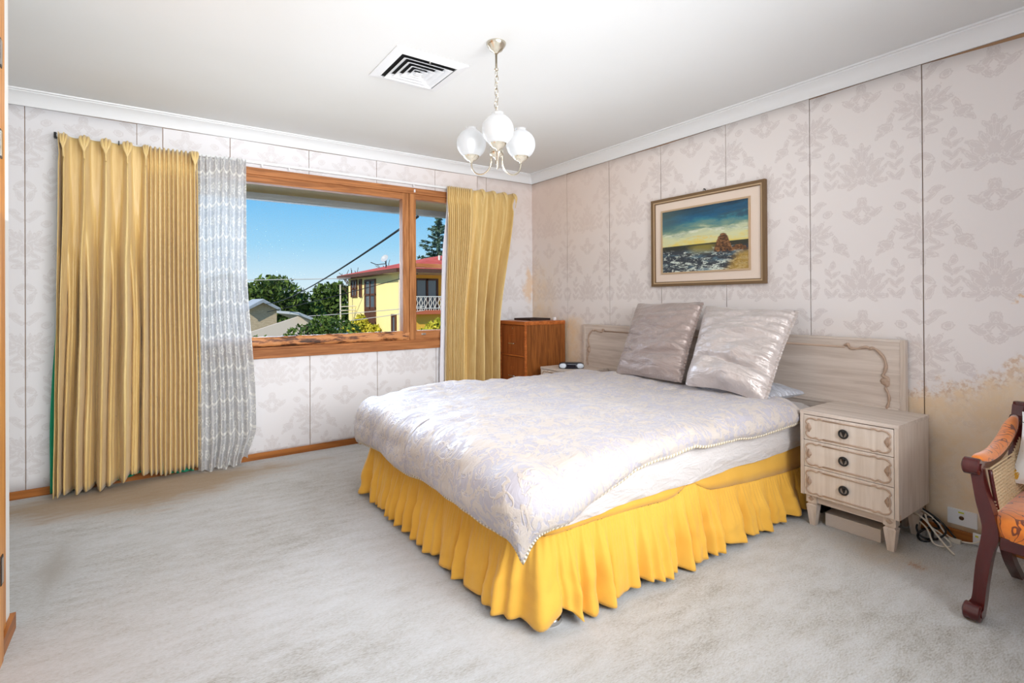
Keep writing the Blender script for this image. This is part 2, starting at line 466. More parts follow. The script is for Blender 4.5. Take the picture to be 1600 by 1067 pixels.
# skirtings
struct(obj('baseboard_window', MB().box(XW, 0, -.012, .004, 0, .052, .003), M_SKIRT))
struct(obj('baseboard_right', MB().box(-.012, .004, YB, -.012, 0, .052, .003), M_SKIRT_Y))
struct(obj('baseboard_nib', MB().box(-3.868, -3.850, -1.995, -1.775, 0, .062, .002), M_SKIRT_Y))

# ---- built-in door on the left: jamb with hinges
d1 = bpy.data.objects.new('door_1', None); COL.objects.link(d1); d1.location = (-3.87, -2.0, 0); struct(d1, 'honey timber door frame at the left border')
obj('door_jamb', MB().box(-3.93, -3.862, -2.02, -1.868, 0, ZC-.002, .004), M_JAMB, d1)
obj('door_stop', MB().box(-3.93, -3.846, -2.10, -2.00, 0, ZC-.002, .004), M_JAMB, d1)
obj('door_leaf', MB().box(-3.93, -3.893, -2.80, -2.105, .012, 2.04, .003), M_JAMB, d1)
obj('overhead_leaf', MB().box(-3.93, -3.893, -2.80, -2.105, 2.06, ZC-.01, .003), M_JAMB, d1)
for z in (2.115, 1.80, .33):
    h = obj('hinge', MB().box(-3.848, -3.843, -2.05, -2.018, z-.05, z+.05, .002), M_BLACK, d1)
    obj('hinge_leaf', MB().box(-3.8435, -3.8415, -2.046, -2.023, z-.043, z+.043), M_STEEL, h)
struct(obj('wall_wardrobe', MB().box(-4.0, -3.93, YB, -1.93, 0, ZC), M_PAINT))

# ---- unseen rear window and blind, added to carry the fill light (behind the camera)
w2 = bpy.data.objects.new('window_added', None); COL.objects.link(w2); w2.location = (-2.0, YB, .6); struct(w2, 'added rear window with lowered white blind, backing the fill light')
obj('window_frame', MB().frame((-3.75, .60), (-.25, 2.45), .07, XZ, YB, YB+.03), M_TIMBER, w2)
obj('blind', MB().box(-3.68, -.32, YB+.005, YB+.015, .67, 2.38), M_PLASTIC, w2)

# ---- the big timber window
win = bpy.data.objects.new('window_1', None); COL.objects.link(win); win.location = ((WX0+WX1)/2, 0, WZ0); struct(win, 'varnished timber window with fixed pane and opening sash')
fr = MB()
fr.box(WX0, WX1, -.022, .10, WZ1-.055, WZ1, .004)          # head
fr.box(WX0, WX0+.05, -.022, .10, .86, WZ1-.055, .004)
fr.box(WX1-.05, WX1, -.022, .10, .86, WZ1-.055, .004)
obj('window_frame', fr, M_TIMBER, win)
obj('window_sill', MB().box(WX0-.03, WX1+.03, -.030, .10, .797, .866, .005), M_TIMBER, win)
obj('sill_ledge', MB().box(WX0+.05, WX1-.05, -.016, .09, .866, .884, .003), M_TIMBER, win)
# fixed pane sash
fx0, fx1 = WX0+.05, -1.448
obj('sash_rail', MB().box(fx0, fx1, -.010, .07, 2.190, 2.250, .006), M_TIMBER, win)
rot_ = MB()
def rotf(i, j):
    x = fx0+(fx1-fx0)*i; an = 2*PI*j
    # rounded, flaking bottom rail
    hh = .042+.006*fbm(x*14, math.cos(an)*2, math.sin(an)*2, 3)
    cy, cz = .018, .925
    px, pz = math.cos(an), math.sin(an)
    q = (abs(px)**4+abs(pz)**4)**-.25
    return (x, cy+px*q*hh*.75, cz+pz*q*hh)
rot_.grid(160, 17, rotf)
obj('bottom_rail', rot_, M_ROT, win, smooth=True)
obj('sash_stile', MB().box(-1.512, -1.450, -.012, .07, .884, 2.250, .006), M_TIMBER_V, win)
obj('sash_stile', MB().box(fx0, fx0+.06, -.012, .07, .884, 2.250, .006), M_TIMBER_V, win)
obj('mullion', MB().box(-1.448, -1.388, -.020, .09, .884, 2.250, .008), M_TIMBER_V, win)
# opening sash
obj('sash_rail', MB().box(-1.386, WX1-.05, -.004, .06, 2.200, 2.250, .005), M_TIMBER, win)
obj('sash_rail', MB().box(-1.386, WX1-.05, -.010, .06, .884, .968, .006), M_TIMBER, win)
obj('glazing_bar', MB().box(-1.386, WX1-.05, 0, .06, 1.565, 1.602, .004), M_TIMBER, win)
obj('sash_stile', MB().box(-1.400, -1.374, 0, .06, .90, 2.22, .004), M_TIMBER_V, win)
obj('sash_stile', MB().box(WX1-.10, WX1-.05, 0, .06, .90, 2.22, .004), M_TIMBER_V, win)
obj('sash_latch', MB().box(-1.33, -1.285, -.018, -.009, .925, .942, .003), M_STEEL, win)
obj('window_catch', MB().box(-1.405, -1.392, -.034, -.018, 2.262, 2.29, .003), M_PLASTIC, win)
obj('pane', MB().box(fx0+.03, -1.50, .040, .0425, .93, 2.20), M_GLASS, win)
obj('pane', MB().box(-1.380, WX1-.06, .030, .0325, .94, 1.57), M_GLASS, win)
obj('pane', MB().box(-1.380, WX1-.06, .030, .0325, 1.60, 2.21), M_GLASS, win)

# eave outside
M_SOFFIT = plain('olive_soffit', (150, 132, 88), .8); M_GUTTER = plain('grey_gutter', (128, 132, 130), .6)
ev = bpy.data.objects.new('roof_eave', None); COL.objects.link(ev); ev.location = (-2, .3, 2.25); struct(ev, 'olive soffit and grey gutter above the window')
obj('soffit', MB().box(-6.5, 3.5, .12, .58, 2.224, 2.236), M_SOFFIT, ev)
obj('gutter', MB().box(-6.5, 3.5, .575, .69, 2.168, 2.30, .02), M_GUTTER, ev)
obj('roof_slope', MB().prism([(.12, 2.76), (.72, 2.30), (.72, 2.33), (.12, 2.80)], YZ, -6.5, 3.5), M_GUTTER, ev)

# ---- ceiling vent
M_VENT = plain('vent_enamel', (228, 229, 231), .5)
cvx, cvy = -2.135, -1.715; vt = thing('ceiling_vent', 'square white louvred air vent set in the ceiling', 'vent', (cvx, cvy, ZC))
def ring(o0, z0, o1, z1, th=.003):
    mb = MB(); c = [(-1, -1), (1, -1), (1, 1), (-1, 1)]
    for o, z in ((o0, z0), (o1, z1), (o1, z1+th), (o0, z0+th)):
        for a, b in c: mb.v.append((cvx+a*o, cvy+b*o, z))
    for L in range(4):
        for i in range(4):
            mb.f.append((L*4+i, L*4+(i+1) % 4, ((L+1) % 4)*4+(i+1) % 4, ((L+1) % 4)*4+i))
    return mb
obj('vent_frame', ring(.218, ZC-.006, .168, ZC-.016, .006), M_VENT, vt)
obj('vent_cavity', MB().box(cvx-.17, cvx+.17, cvy-.17, cvy+.17, ZC-.0045, ZC-.0005), M_DARKGAP, vt)
for o1, o0 in ((.150, .118), (.112, .082), (.076, .048), (.044, .020)):
    obj('louvre', ring(o1, ZC-.026, o0, ZC-.006, .002), M_VENT, vt)
obj('centre_plate', MB().box(cvx-.020, cvx+.020, cvy-.020, cvy+.020, ZC-.0275, ZC-.024, .001), M_VENT, vt)
obj('screw', MB().lathe([(.006, 0), (.006, -.003), (.003, -.005)], (cvx, cvy-.160, ZC-.016), 10), M_CHROME, vt)

# ---- chandelier
HX, HY = -1.930, -2.238
ch = thing('chandelier', 'three-arm silver ceiling light with frosted globe shades on a chain', 'chandelier', (HX, HY, ZC))
obj('canopy', MB().lathe([(.052, 0), (.052, -.006), (.046, -.018), (.040, -.024), (.034, -.036), (.016, -.046), (.009, -.056)], (HX, HY, ZC), 28), M_BRASS, ch, smooth=True, angle=40)
obj('stem', MB().lathe([(.006, -.05), (.006, -.130), (.011, -.134), (.011, -.142), (.006, -.146)], (HX, HY, ZC), 12), M_BRASS, ch, smooth=True)
z = ZC-.140; i = 0
while z > 2.145:
    L = .034; a = (i % 2)*PI/2+.4
    pts = []
    for k in range(14):
        t = 2*PI*k/14; lx = .009*math.cos(t); lz = L*.62*math.sin(t)
        pts.append((HX+lx*math.cos(a)+.003*math.sin(i*2.1), HY+lx*math.sin(a), z-L*.5+lz))
    obj('chain_link', MB().tube(pts, .0026, 6, closed=True), M_BRASS, ch, smooth=True); z -= L*.98; i += 1
obj('hub', MB().lathe([(.004, 2.150), (.008, 2.140), (.009, 2.06), (.014, 2.05), (.030, 2.040), (.036, 2.030), (.036, 2.014), (.028, 2.006), (.012, 1.998), (.006, 1.980), (.008, 1.972), (.004, 1.962)], (HX, HY, 0), 24), M_BRASS, ch, smooth=True, angle=50)
def globe_mat():
    k = M('frosted_globe_glass'); k.nt.nodes.remove(k.b)
    d = k.node('ShaderNodeBsdfDiffuse'); d.inputs[0].default_value = srgb(222, 223, 224)
    t = k.node('ShaderNodeBsdfTranslucent'); t.inputs[0].default_value = srgb(226, 227, 228)
    tr = k.node('ShaderNodeBsdfTransparent'); g = k.node('ShaderNodeBsdfGlossy'); g.inputs['Roughness'].default_value = .25
    m1 = k.node('ShaderNodeMixShader'); m1.inputs[0].default_value = .5; k.link(d.outputs[0], m1.inputs[1]); k.link(t.outputs[0], m1.inputs[2])
    m2 = k.node('ShaderNodeMixShader'); m2.inputs[0].default_value = .28; k.link(m1.outputs[0], m2.inputs[1]); k.link(tr.outputs[0], m2.inputs[2])
    m3 = k.node('ShaderNodeMixShader'); m3.inputs[0].default_value = .06; k.link(m2.outputs[0], m3.inputs[1]); k.link(g.outputs[0], m3.inputs[2])
    k.link(m3.outputs[0], k.out.inputs[0]); return k.m
M_GLOBE = globe_mat()
kb = M('lit_bulb', (255, 255, 255), .5); kb.set('Emission Color', (1, .97, .92, 1)); kb.set('Emission Strength', .7); M_BULB = kb.m
base_an = math.atan2(-.82, -.5724)
for q in range(3):
    an = base_an+.07+q*2*PI/3; dx, dy = math.cos(an), math.sin(an)
    pts = [(.034, 2.085), (.034, 2.02), (.034, 1.985)]
    for k in range(13):
        t = PI*k/12; pts.append((.034+.060*(1-math.cos(t)), 1.982-.062*math.sin(t)))
    pts += [(.154, 2.000)]
    arm = obj('arm', MB().tube([(HX+dx*r, HY+dy*r, z) for r, z in pts], .0048, 8), M_BRASS, ch, smooth=True)
    c = (HX+dx*.154, HY+dy*.154, 0)
    obj('cup', MB().lathe([(.006, 1.990), (.010, 1.999), (.026, 2.006), (.039, 2.018), (.043, 2.027), (.041, 2.029), (.030, 2.022)], c, 24), M_BRASS, ch, smooth=True, angle=50)
    R = .079; cz = 2.092; prof2 = []
    for k in range(4, 31):
        t = -PI/2+PI*k/34; prof2.append((R*math.cos(t), cz+R*math.sin(t)))
    prof2 += [(prof2[-1][0]-.001, prof2[-1][1]+.010), (prof2[-1][0]+.003, prof2[-1][1]+.012)]
    obj('globe_shade', MB().lathe(prof2, c, 32, cap=False), M_GLOBE, ch, smooth=True)
    obj('bulb', MB().lathe([(.008, 2.026), (.010, 2.05), (.020, 2.075), (.024, 2.095), (.020, 2.112), (.010, 2.122), (.001, 2.124)], c, 16), M_BULB, ch, smooth=True)

# ---- curtain track
tr = thing('curtain_track', 'white curtain rail along the window wall above the frame', 'curtain rail', (-2.1, 0, 2.35))
obj('rail', MB().box(-3.93, -.27, -.040, -.020, 2.332, 2.352, .003), M_WHITE, tr)
for x in (-3.85, -3.42, -2.86, -2.25, -1.40, -.60):
    obj('bracket', MB().box(x-.008, x+.008, -.022, .0, 2.336, 2.352), M_WHITE, tr)
for x in (-2.70, -2.50, -1.41):
    obj('glider', MB().box(x-.005, x+.005, -.037, -.025, 2.312, 2.333, .002), M_PLASTIC, tr)
obj('rail_end', MB().box(-3.938, -3.925, -.05, -.018, 2.325, 2.362, .002), M_BLACK, tr)

# ================================================================== curtains
def gold_mat():
    k = M('gold_curtain_satin', (222, 188, 118), .38); v = k.coord('UV'); u, w, _ = k.sep(v)
    slub = k.noise(k.mapping(v, scale=(190, 7, 1)), 1, 3, .6); weft = k.noise(k.mapping(v, scale=(9, 260, 1)), 1, 2)
    band = k.noise(k.mapping(v, scale=(14, .5, 1)), 1, 2)
    spots = k.voronoi(v, 9).lt(.045)*k.noise(v, 3, 1).gt(.57)
    c = k.mix((slub*.45+band*.55).step(.3, .7), (206, 170, 100), (238, 212, 150)); c = k.mix(spots*.6, c, (150, 100, 48))
    k.set('Base Color', c); k.set('Sheen Weight', .25); k.set('Specular IOR Level', .5)
    k.bump(slub*.6+weft*.4, .15, .002); return k.m
M_GOLD = gold_mat()
M_GREEN = plain('teal_lining', (38, 168, 128), .8); M_LINING = plain('white_lining', (226, 226, 236), .85)

def curtain_mesh(x_at, phase, y0, ztop, zbot, nu, nv, amp, wide, seed=0, over=0.0, flat=0.0):
    """x_at(u, v) gives x, phase(u) counts folds, wide(u)=1 where pleats are far apart; v runs 0 (top) to 1 (hem)"""
    mb = MB(); uv = []
    def fn(i, j):
        v = j; x = x_at(i, v); ph = phase(i)+.10*fbm(i*5, v*1.6, seed)*sst(.1, .6, v)
        c = (1+math.cos(2*PI*ph))/2; w = wide(i)
        sharp = c**(1+5*w*(1-sst(.02, .35, v)))
        low = .42*abs(math.cos(PI*ph))**1.2+.46*abs(math.cos(2*PI*ph+.6+.9*fbm(i*7, v*.7, seed+3)))**1.1+.12*abs(math.cos(3*PI*ph+1.1)); low = max(0, low-.28)/.72
        k = sst(.12, .55, v)*w
        d = (sharp*(1-k)+low*k)*(.75+.35*sst(0, .5, v))*amp*(.42+.58*w+.35*k)
        d += .012*fbm(i*9+seed, v*2.2, 5)*sst(.03, .3, v)
        pinch = 1-.55*math.exp(-((v-.055)/.018)**2)*(1-.3*w)
        zz = ztop+(zbot(i)-ztop)*v + .004*math.cos(2*PI*ph)*(1-v)
        uv.append((i*1.9+over, v*2.3))
        return (x, y0-d*pinch*(1-flat)-.004*sst(.93, 1, v), zz)
    mb.grid(nu, nv, fn); return mb, uv

def lerp_list(L, t):
    for (a, x), (b, y) in zip(L, L[1:]):
        if t <= b: return x+(y-x)*(t-a)/(b-a)
    return L[-1][1]

# left gold curtain
cl = thing('gold_curtain', 'long gold pinch-pleated curtain with teal lining beside the lace panel', 'curtain', (-3.52, -.08, 0), 'gold curtains at the window')
LP = [-3.905, -3.880, -3.776, -3.665, -3.550, -3.448] + [-3.448+.0262*i for i in range(1, 12)] + [-3.140]
def phL(u):
    x = -3.905+.765*u
    return lerp_list([(-3.93, -.5)]+[(q, k) for k, q in enumerate(LP)]+[(-3.0, len(LP))], x)
xL = lambda u, v: (-3.905+.765*u)*1.0 + (-.022*(1-u)+.012*u)*sst(.2, 1, v) + .010*fbm(u*3, v*2, 8)*v
zL = lambda u: .028+.055*math.exp(-((u-.52)/.11)**2)+.02*sst(.7, 1, u)-.006*math.cos(u*60)
mb, uv = curtain_mesh(xL, phL, -.062, 2.338, zL, 520, 70, .125, lambda u: 1-sst(.56, .62, u), 1)
obj('drape', mb, M_GOLD, cl, smooth=True, fix=False, uv=uv, solid=.0025)
xG = lambda u, v: (-3.902+.735*u) + (-.058*(1-u))*sst(.25, .85, v)
zG = lambda u: .014+.05*math.exp(-((u-.36)/.07)**2)+.05*math.exp(-((u-.62)/.12)**2)
mb, uv = curtain_mesh(xG, lambda u: u*9, -.040, 2.28, zG, 120, 40, .014, lambda u: 1.0, 6)
obj('lining', mb, M_GREEN, cl, smooth=True, fix=False, uv=uv, solid=.002)
def pinch_pleat(parent, x, z, s=1.0, lean=0.0):
    mb = MB()
    for a in (-1, 0, 1):
        pts = [(x+lean*.3, -.150, z-.150), (x+lean*.1, -.166, z-.105), (x+a*.012*s, -.168, z-.055), (x+a*.017*s-lean*.2, -.150-.008*(a == 0), z-.018), (x+a*.014*s-lean*.3, -.120, z+.002)]
        mb.tube(spline(pts, 5), [.004*s]*6+[.0062*s]*3+[.0088*s]*8+[.0085*s]*3+[.006*s], 8)
    obj('pinch_pleat', mb, M_GOLD, parent, smooth=True)
for q, s in ((-3.880, .8), (-3.776, 1.15), (-3.665, 1.15), (-3.550, 1.15), (-3.448, .7), (-3.160, 1.0)): pinch_pleat(cl, q, 2.336, s)
for q in (-3.89, -3.60, -3.45): obj('curtain_hook', MB().box(q-.003, q+.003, -.066, -.03, 2.325, 2.356), M_BLACK, cl)

# right gold curtain
cr = thing('gold_curtain', 'gold pinch-pleated curtain hanging between the window and the wooden filing cabinet', 'curtain', (-.75, -.08, 0), 'gold curtains at the window')
RP = [-1.085]+[-1.085+.0235*i for i in range(1, 12)]+[-.718, -.588, -.455, -.335]
def phR(u):
    x = -1.085+.775*u
    return lerp_list([(-1.11, -.5)]+[(q, k) for k, q in enumerate(RP)]+[(-.2, len(RP)+.1)], x)
def xR(u, v):
    a = -1.085-.028*sst(.05, .5, v)+.012*math.sin(v*5); b = -.310-.235*sst(0.0, .62, v)
    return a+(b-a)*u+.006*fbm(u*4, v*2.5, 3)*v
mb, uv = curtain_mesh(xR, phR, -.060, 2.350, lambda u: .03, 480, 64, .105, lambda u: sst(.40, .46, u), 4, over=3.1)
obj('drape', mb, M_GOLD, cr, smooth=True, fix=False, uv=uv, solid=.0025)
mb, uv = curtain_mesh(lambda u, v: xR(.02+.93*u, v)-.048*sst(.0, .3, v)*(1-u)**3, lambda u: u*7, -.036, 2.31, lambda u: .05, 90, 30, .012, lambda u: 1.0, 9)
obj('lining', mb, M_LINING, cr, smooth=True, fix=False, uv=uv, solid=.002)
for q in (-.718, -.588, -.455, -.335): pinch_pleat(cr, q, 2.350, .8, .01)

# lace
def lace_mat():
    k = M('white_lace', (214, 214, 212), .8); k.nt.links.remove(k.out.inputs[0].links[0])
    v = k.coord('UV'); u, w, _ = k.sep(v)
    SW, RH = .115, .245
    ur = (u/SW).fract()-.5; sc = (ur*2.0).abs(); row = w/RH + (sc*sc)*-.13
    r = row.fract()
    edge = r.step(.90, .93)
    edge2 = r.step(.80, .82)*(1.0-r.step(.84, .86))*.8
    ff = (w/RH).fract()-.52
    px = ur*SW; py = ff*RH; rad = (px*px+py*py).pow(.5); an = px.atan2(py)
    petals = (an*5.0).sin()*.006+.028
    flower = 1.0-(rad-petals).abs().step(.004, .009); core = 1.0-rad.step(.010, .014)
    p2x = ((u/SW+.5).fract()-.5)*SW; p2y = ((w/RH+.28).fract()-.5)*RH; r2 = (p2x*p2x+p2y*p2y).pow(.5)
    fl2 = 1.0-(r2-.018).abs().step(.004, .008)
    vine = 1.0-(((k.noise(v, 34, 2, .5, 1.5)-.5).abs())).step(.025, .06)
    net = k.voronoi(v, 260, 'DISTANCE_TO_EDGE').lt(.10)
    pat = edge.max(edge2).max(flower).max(core).max(fl2*.9).max(vine*.65).clamp()
    al = (pat*.97).max(net*.16+.78)
    k.set('Base Color', k.mix(pat, (196, 197, 200), (232, 231, 226)))
    k.bump(pat, .6, .004)
    t = k.node('ShaderNodeBsdfTransparent'); tl = k.node('ShaderNodeBsdfTranslucent'); tl.inputs[0].default_value = srgb(210, 212, 216)
    m0 = k.node('ShaderNodeMixShader'); m0.inputs[0].default_value = .10; k.link(k.b.outputs[0], m0.inputs[1]); k.link(tl.outputs[0], m0.inputs[2])
    m = k.node('ShaderNodeMixShader'); k.link(al, m.inputs[0]); k.link(t.outputs[0], m.inputs[1]); k.link(m0.outputs[0], m.inputs[2]); k.link(m.outputs[0], k.out.inputs[0])
    return k.m
mb = MB(); uv = []
def lace_fn(i, j):
    v = j; a = -3.150-.012*v+.02*v*v; b = -2.822+.055*sst(.3, .85, v)-.06*sst(.9, 1, v)
    x = a+(b-a)*i; ph = i*6.5+.25*fbm(i*3, v*1.5, 2)
    c = math.cos(2*PI*ph)*(.014+.012*v)+.006*fbm(i*12, v*9, 4)
    if v < .045: c += .006*math.sin(i*150)*(1-v/.06)
    y = -.085+c-.05*sst(.5, 1, v)*(.6+.4*i)
    z = 2.318+.02*i+(.016+.01*math.sin(i*22)+.055*sst(.72, 1, i)-2.32-.02*i)*v+.012*math.sin(i*70)*(v < .02)
    uv.append((i*.86+.03*v, (1-v)*2.31+.015*math.sin(i*9))); return (x, y, z)
mb.grid(170, 110, lace_fn)
lc = obj('lace_curtain', mb, lace_mat(), origin=(-2.98, -.1, 0), smooth=True, fix=False, uv=uv)
tag(lc, 'white lace curtain with scalloped floral rows next to the gold drape', 'curtain')

# ================================================================== bed
random.seed(4)
def yellow_mat():
    k = M('yellow_cotton', (236, 178, 52), .8); v = k.coord('World'); n = k.noise(v, 5, 4); f = k.noise(k.mapping(v, scale=(1, 1, .35)), 320, 2)
    k.set('Base Color', k.mix(n, (220, 160, 46), (240, 188, 76))); k.set('Sheen Weight', .2); k.bump(f*.25+k.noise(v, 22, 3)*.8, .25, .006); return k.m
def sheet_mat():
    k = M('white_sheet', (214, 208, 206), .7); v = k.coord('World')
    w = k.noise(k.mapping(v, rot=(.5, .3, .4), scale=(4, 4, 11)), 1.6, 4, .6, .8); k.bump(w, .6, .03); k.set('Sheen Weight', .2); return k.m
def duvet_mat():
    k = M('champagne_jacquard', (224, 214, 212), .42); v = k.coord('UV')
    wob = k.noise(v, 3.2, 3)
    n = k.noise(v, 7.0, 2, .45, 2.6); n2 = k.noise(k.mapping(v, loc=(5, 3, 0)), 13, 2, .5, 2.2); n3 = k.noise(v, 3.6, 2, .5, 3.0)
    scroll = (1.0-(n-.5).abs().step(.018, .040)).max((1.0-(n2-.52).abs().step(.02, .045))*.8); blob = n3.step(.52, .56)*n2.step(.40, .46)
    t = scroll.max(blob*.85).clamp()
    c = k.mix(t, (179, 174, 182), (199, 188, 178)); k.set('Base Color', c)
    k.set('Roughness', .62-t*.16); k.set('Specular IOR Level', .4); k.set('Sheen Weight', .2)
    wr_ = k.noise(k.mapping(v, rot=(0, 0, .35), scale=(6, 17, 1)), 1.0, 4, .6, 1.0)
    k.bump(t*.22+wr_*1.3+wob*.8, .55, .016); return k.m
def satin_mat(name, a, b):
    k = M(name, a, .38); v = k.coord('UV')
    w = k.noise(k.mapping(v, scale=(2.2, 9, 1)), 1.2, 4, .55, 1.1); fn = k.noise(k.mapping(v, scale=(12, 3, 1)), 3, 3)
    k.set('Base Color', k.mix(w, a, b)); k.set('Metallic', .35); k.set('Sheen Weight', .35); k.set('Anisotropic', .4)
    k.bump(w*1.3+fn*.2, .6, .028); return k.m
M_YEL = yellow_mat(); M_SHEET = sheet_mat(); M_DUVET = duvet_mat()
M_SATIN = satin_mat('taupe_satin', (150, 134, 128), (186, 170, 164)); M_SATIN2 = satin_mat('silver_satin', (186, 174, 168), (220, 211, 208)); M_SATIN3 = satin_mat('blue_grey_satin', (178, 180, 190), (206, 208, 216))
kr = M('cream_rope', (232, 222, 202), .6); ru, rv, _ = kr.sep(kr.coord('UV')); rs = ((ru*4.0+rv*6.283).sin()*.5+.5)
kr.set('Base Color', kr.mix(rs, (176, 160, 132), (238, 230, 212))); kr.bump(rs, .8, .004); M_ROPE = kr.m

BX0, BX1, BY0, BY1 = -2.225, -.075, -2.93, -1.185     # bed base footprint: foot, head, near, far
def bed_path(n=700, off=0.0, rad=.09):
    """points (x, y, nx, ny, s) around far side, foot, near side"""
    x0, y0, y1 = BX0, BY0, BY1; out = []
    segs = [((BX1, y1), (x0+rad, y1), (0, 1)), 'c1', ((x0, y1-rad), (x0, y0+rad), (-1, 0)), 'c2', ((x0+rad, y0), (BX1, y0), (0, -1))]
    L = [BX1-x0-rad, rad*PI/2, y1-y0-2*rad, rad*PI/2, BX1-x0-rad]; T = sum(L)
    for i in range(n):
        s = T*i/(n-1); q = s
        for k in range(5):
            if q <= L[k] or k == 4: break
            q -= L[k]
        if k in (0, 2, 4):
            a, b, nr = segs[k]; t = q/L[k]; x = a[0]+(b[0]-a[0])*t; y = a[1]+(b[1]-a[1])*t
        else:
            an = (PI/2 if k == 1 else PI)+q/rad; c = (x0+rad, y1-rad) if k == 1 else (x0+rad, y0+rad)
            nr = (math.cos(an), math.sin(an)); x = c[0]+rad*nr[0]; y = c[1]+rad*nr[1]
        out.append((x+nr[0]*off, y+nr[1]*off, nr[0], nr[1], s, T))
    return out
bb = thing('divan_bed', 'bed base on round castor cups under the yellow valance', 'bed', (-1.15, -2.06, 0))
obj('base_box', MB().box(BX0+.02, BX1, BY0+.02, BY1-.02, .085, .325, .02), plain('base_ticking', (120, 96, 70), .9), bb)
for cx_, cy_ in ((-2.150, -2.925), (-2.165, -1.24), (-.16, -2.87), (-.16, -1.24)):
    cs = obj('castor_cup', MB().lathe([(.048, 0), (.052, .006), (.048, .022), (.034, .030), (.030, .014)], (cx_, cy_, 0), 24), M_CHROME, bb, smooth=True, angle=50)
    obj('bed_leg', MB().lathe([(.024, .012), (.030, .03), (.030, .086)], (cx_, cy_, 0), 16), plain('leg_timber', (120, 70, 30), .4), bb, smooth=True, angle=40)

va = thing('bed_valance', 'gathered yellow cotton valance around the bed', 'bed skirt', (-1.15, -2.06, 0))
P = bed_path(1100)
def seam_z(x, y):
    if y < BY0+.12: 
        z = .245+.10*sst(.2, 2.0, -x) + .055*math.exp(-((x+1.30)/.10)**2)
    else: z = .335
    return z
mb = MB()
for q in P:
    for j in range(4):
        t = j/3; zz = .405+(seam_z(q[0], q[1])-.405)*t
        o_ = .022+.006*t+.004*fbm(q[4]*6, t*2, 1); top = zz
        mb.v.append((q[0]+q[2]*o_, q[1]+q[3]*o_, top))
for i in range(len(P)-1):
    for j in range(3): mb.f.append((i*4+j, (i+1)*4+j, (i+1)*4+j+1, i*4+j+1))
obj('valance_band', mb, M_YEL, va, smooth=True, solid=.002)
mb = MB(); NJ = 26
for q in P:
    s = q[4]; ph = s/.150+1.5*fbm(s*2.3, 0, 7, 3)
    lob = abs(math.sin(PI*ph))**.8; k2 = math.sin(2*PI*(s/.083+1.1*fbm(s*3.1, 4, 2, 3))); w8 = .5+.5*fbm(s*1.9, 9, 4, 2)
    lobe = (2*lob-1)*(.55+.45*w8)+.34*k2; lob = (lobe+1)/2
    sz = seam_z(q[0], q[1]); hem = .022+.012*fbm(s*3.1, 2, 1)+.010*(1-lob)
    if abs(q[0]+2.16) < .10 and q[1] < BY0+.1: hem += .045*math.exp(-((q[0]+2.13)/.045)**2)
    tz = .020*fbm(s*4.3, 5, 2)
    for j in range(NJ):
        t = j/(NJ-1)
        a = .004+.026*sst(.0, .7, t)+.006*t
        fine = .0045*math.sin(2*PI*(s/.021+.5*fbm(s*9, 1, 3)))*(1-t)**2
        cre = .010*fbm(s*7+t*2.2, t*3.0, 6)*sst(.15, .6, t)
        o_ = .026+.052*t**.9+a*lobe+fine+cre
        sx = tz*t
        mb.v.append((q[0]+q[2]*o_-q[3]*sx, q[1]+q[3]*o_+q[2]*sx, sz+(hem-sz)*t))
for i in range(len(P)-1):
    for j in range(NJ-1): mb.f.append((i*NJ+j, (i+1)*NJ+j, (i+1)*NJ+j+1, i*NJ+j+1))
obj('ruffle', mb, M_YEL, va, smooth=True, solid=.002)

# mattress with sheet
mt = thing('mattress', 'mattress in a rumpled white sheet under the duvet', 'mattress', (-1.15, -2.06, .33))
P2 = bed_path(420, 0.0, .09); mb = MB(); NZ = 16
for q in P2:
    s = q[4]; zb = .372+.012*fbm(s*1.7, 1, 9)+.02*sst(1.2, .2, -q[0])*0
    for j in range(NZ):
        t = j/(NZ-1); bul = .030*math.sin(PI*min(1, t*.9+.1))**.7
        o_ = .024+bul+.010*fbm(s*5+t*3, t*2.4, 3)
        if t > .8: o_ -= .07*((t-.8)/.2)**2
        mb.v.append((q[0]+q[2]*o_, q[1]+q[3]*o_, zb+(.595-zb)*t))
for i in range(len(P2)-1):
    for j in range(NZ-1): mb.f.append((i*NZ+j, (i+1)*NZ+j, (i+1)*NZ+j+1, i*NZ+j+1))
mb.f.append(tuple(i*NZ+NZ-1 for i in range(len(P2))))
obj('fitted_sheet', mb, M_SHEET, mt, smooth=True)
obj('mattress_core', MB().box(BX0+.02, BX1, BY0+.02, BY1-.02, .33, .585, .03), M_SHEET, mt)
# second, folded-back sheet edge below the duvet on the near side
mb = MB()
def fold_fn(i, j):
    x = -.30-1.75*i; an = PI*(j*1.25-.35)
    r = .034*(1-.75*i)+.010*fbm(x*4, j, 2)+.004
    return (x, -2.958-r*math.cos(an)*.9-.012, .553-.012*i+r*math.sin(an)*.9+.008*fbm(x*3, 0, 7))
mb.grid(90, 12, fold_fn); obj('top_sheet_fold', mb, M_SHEET, mt, smooth=True, solid=.003)

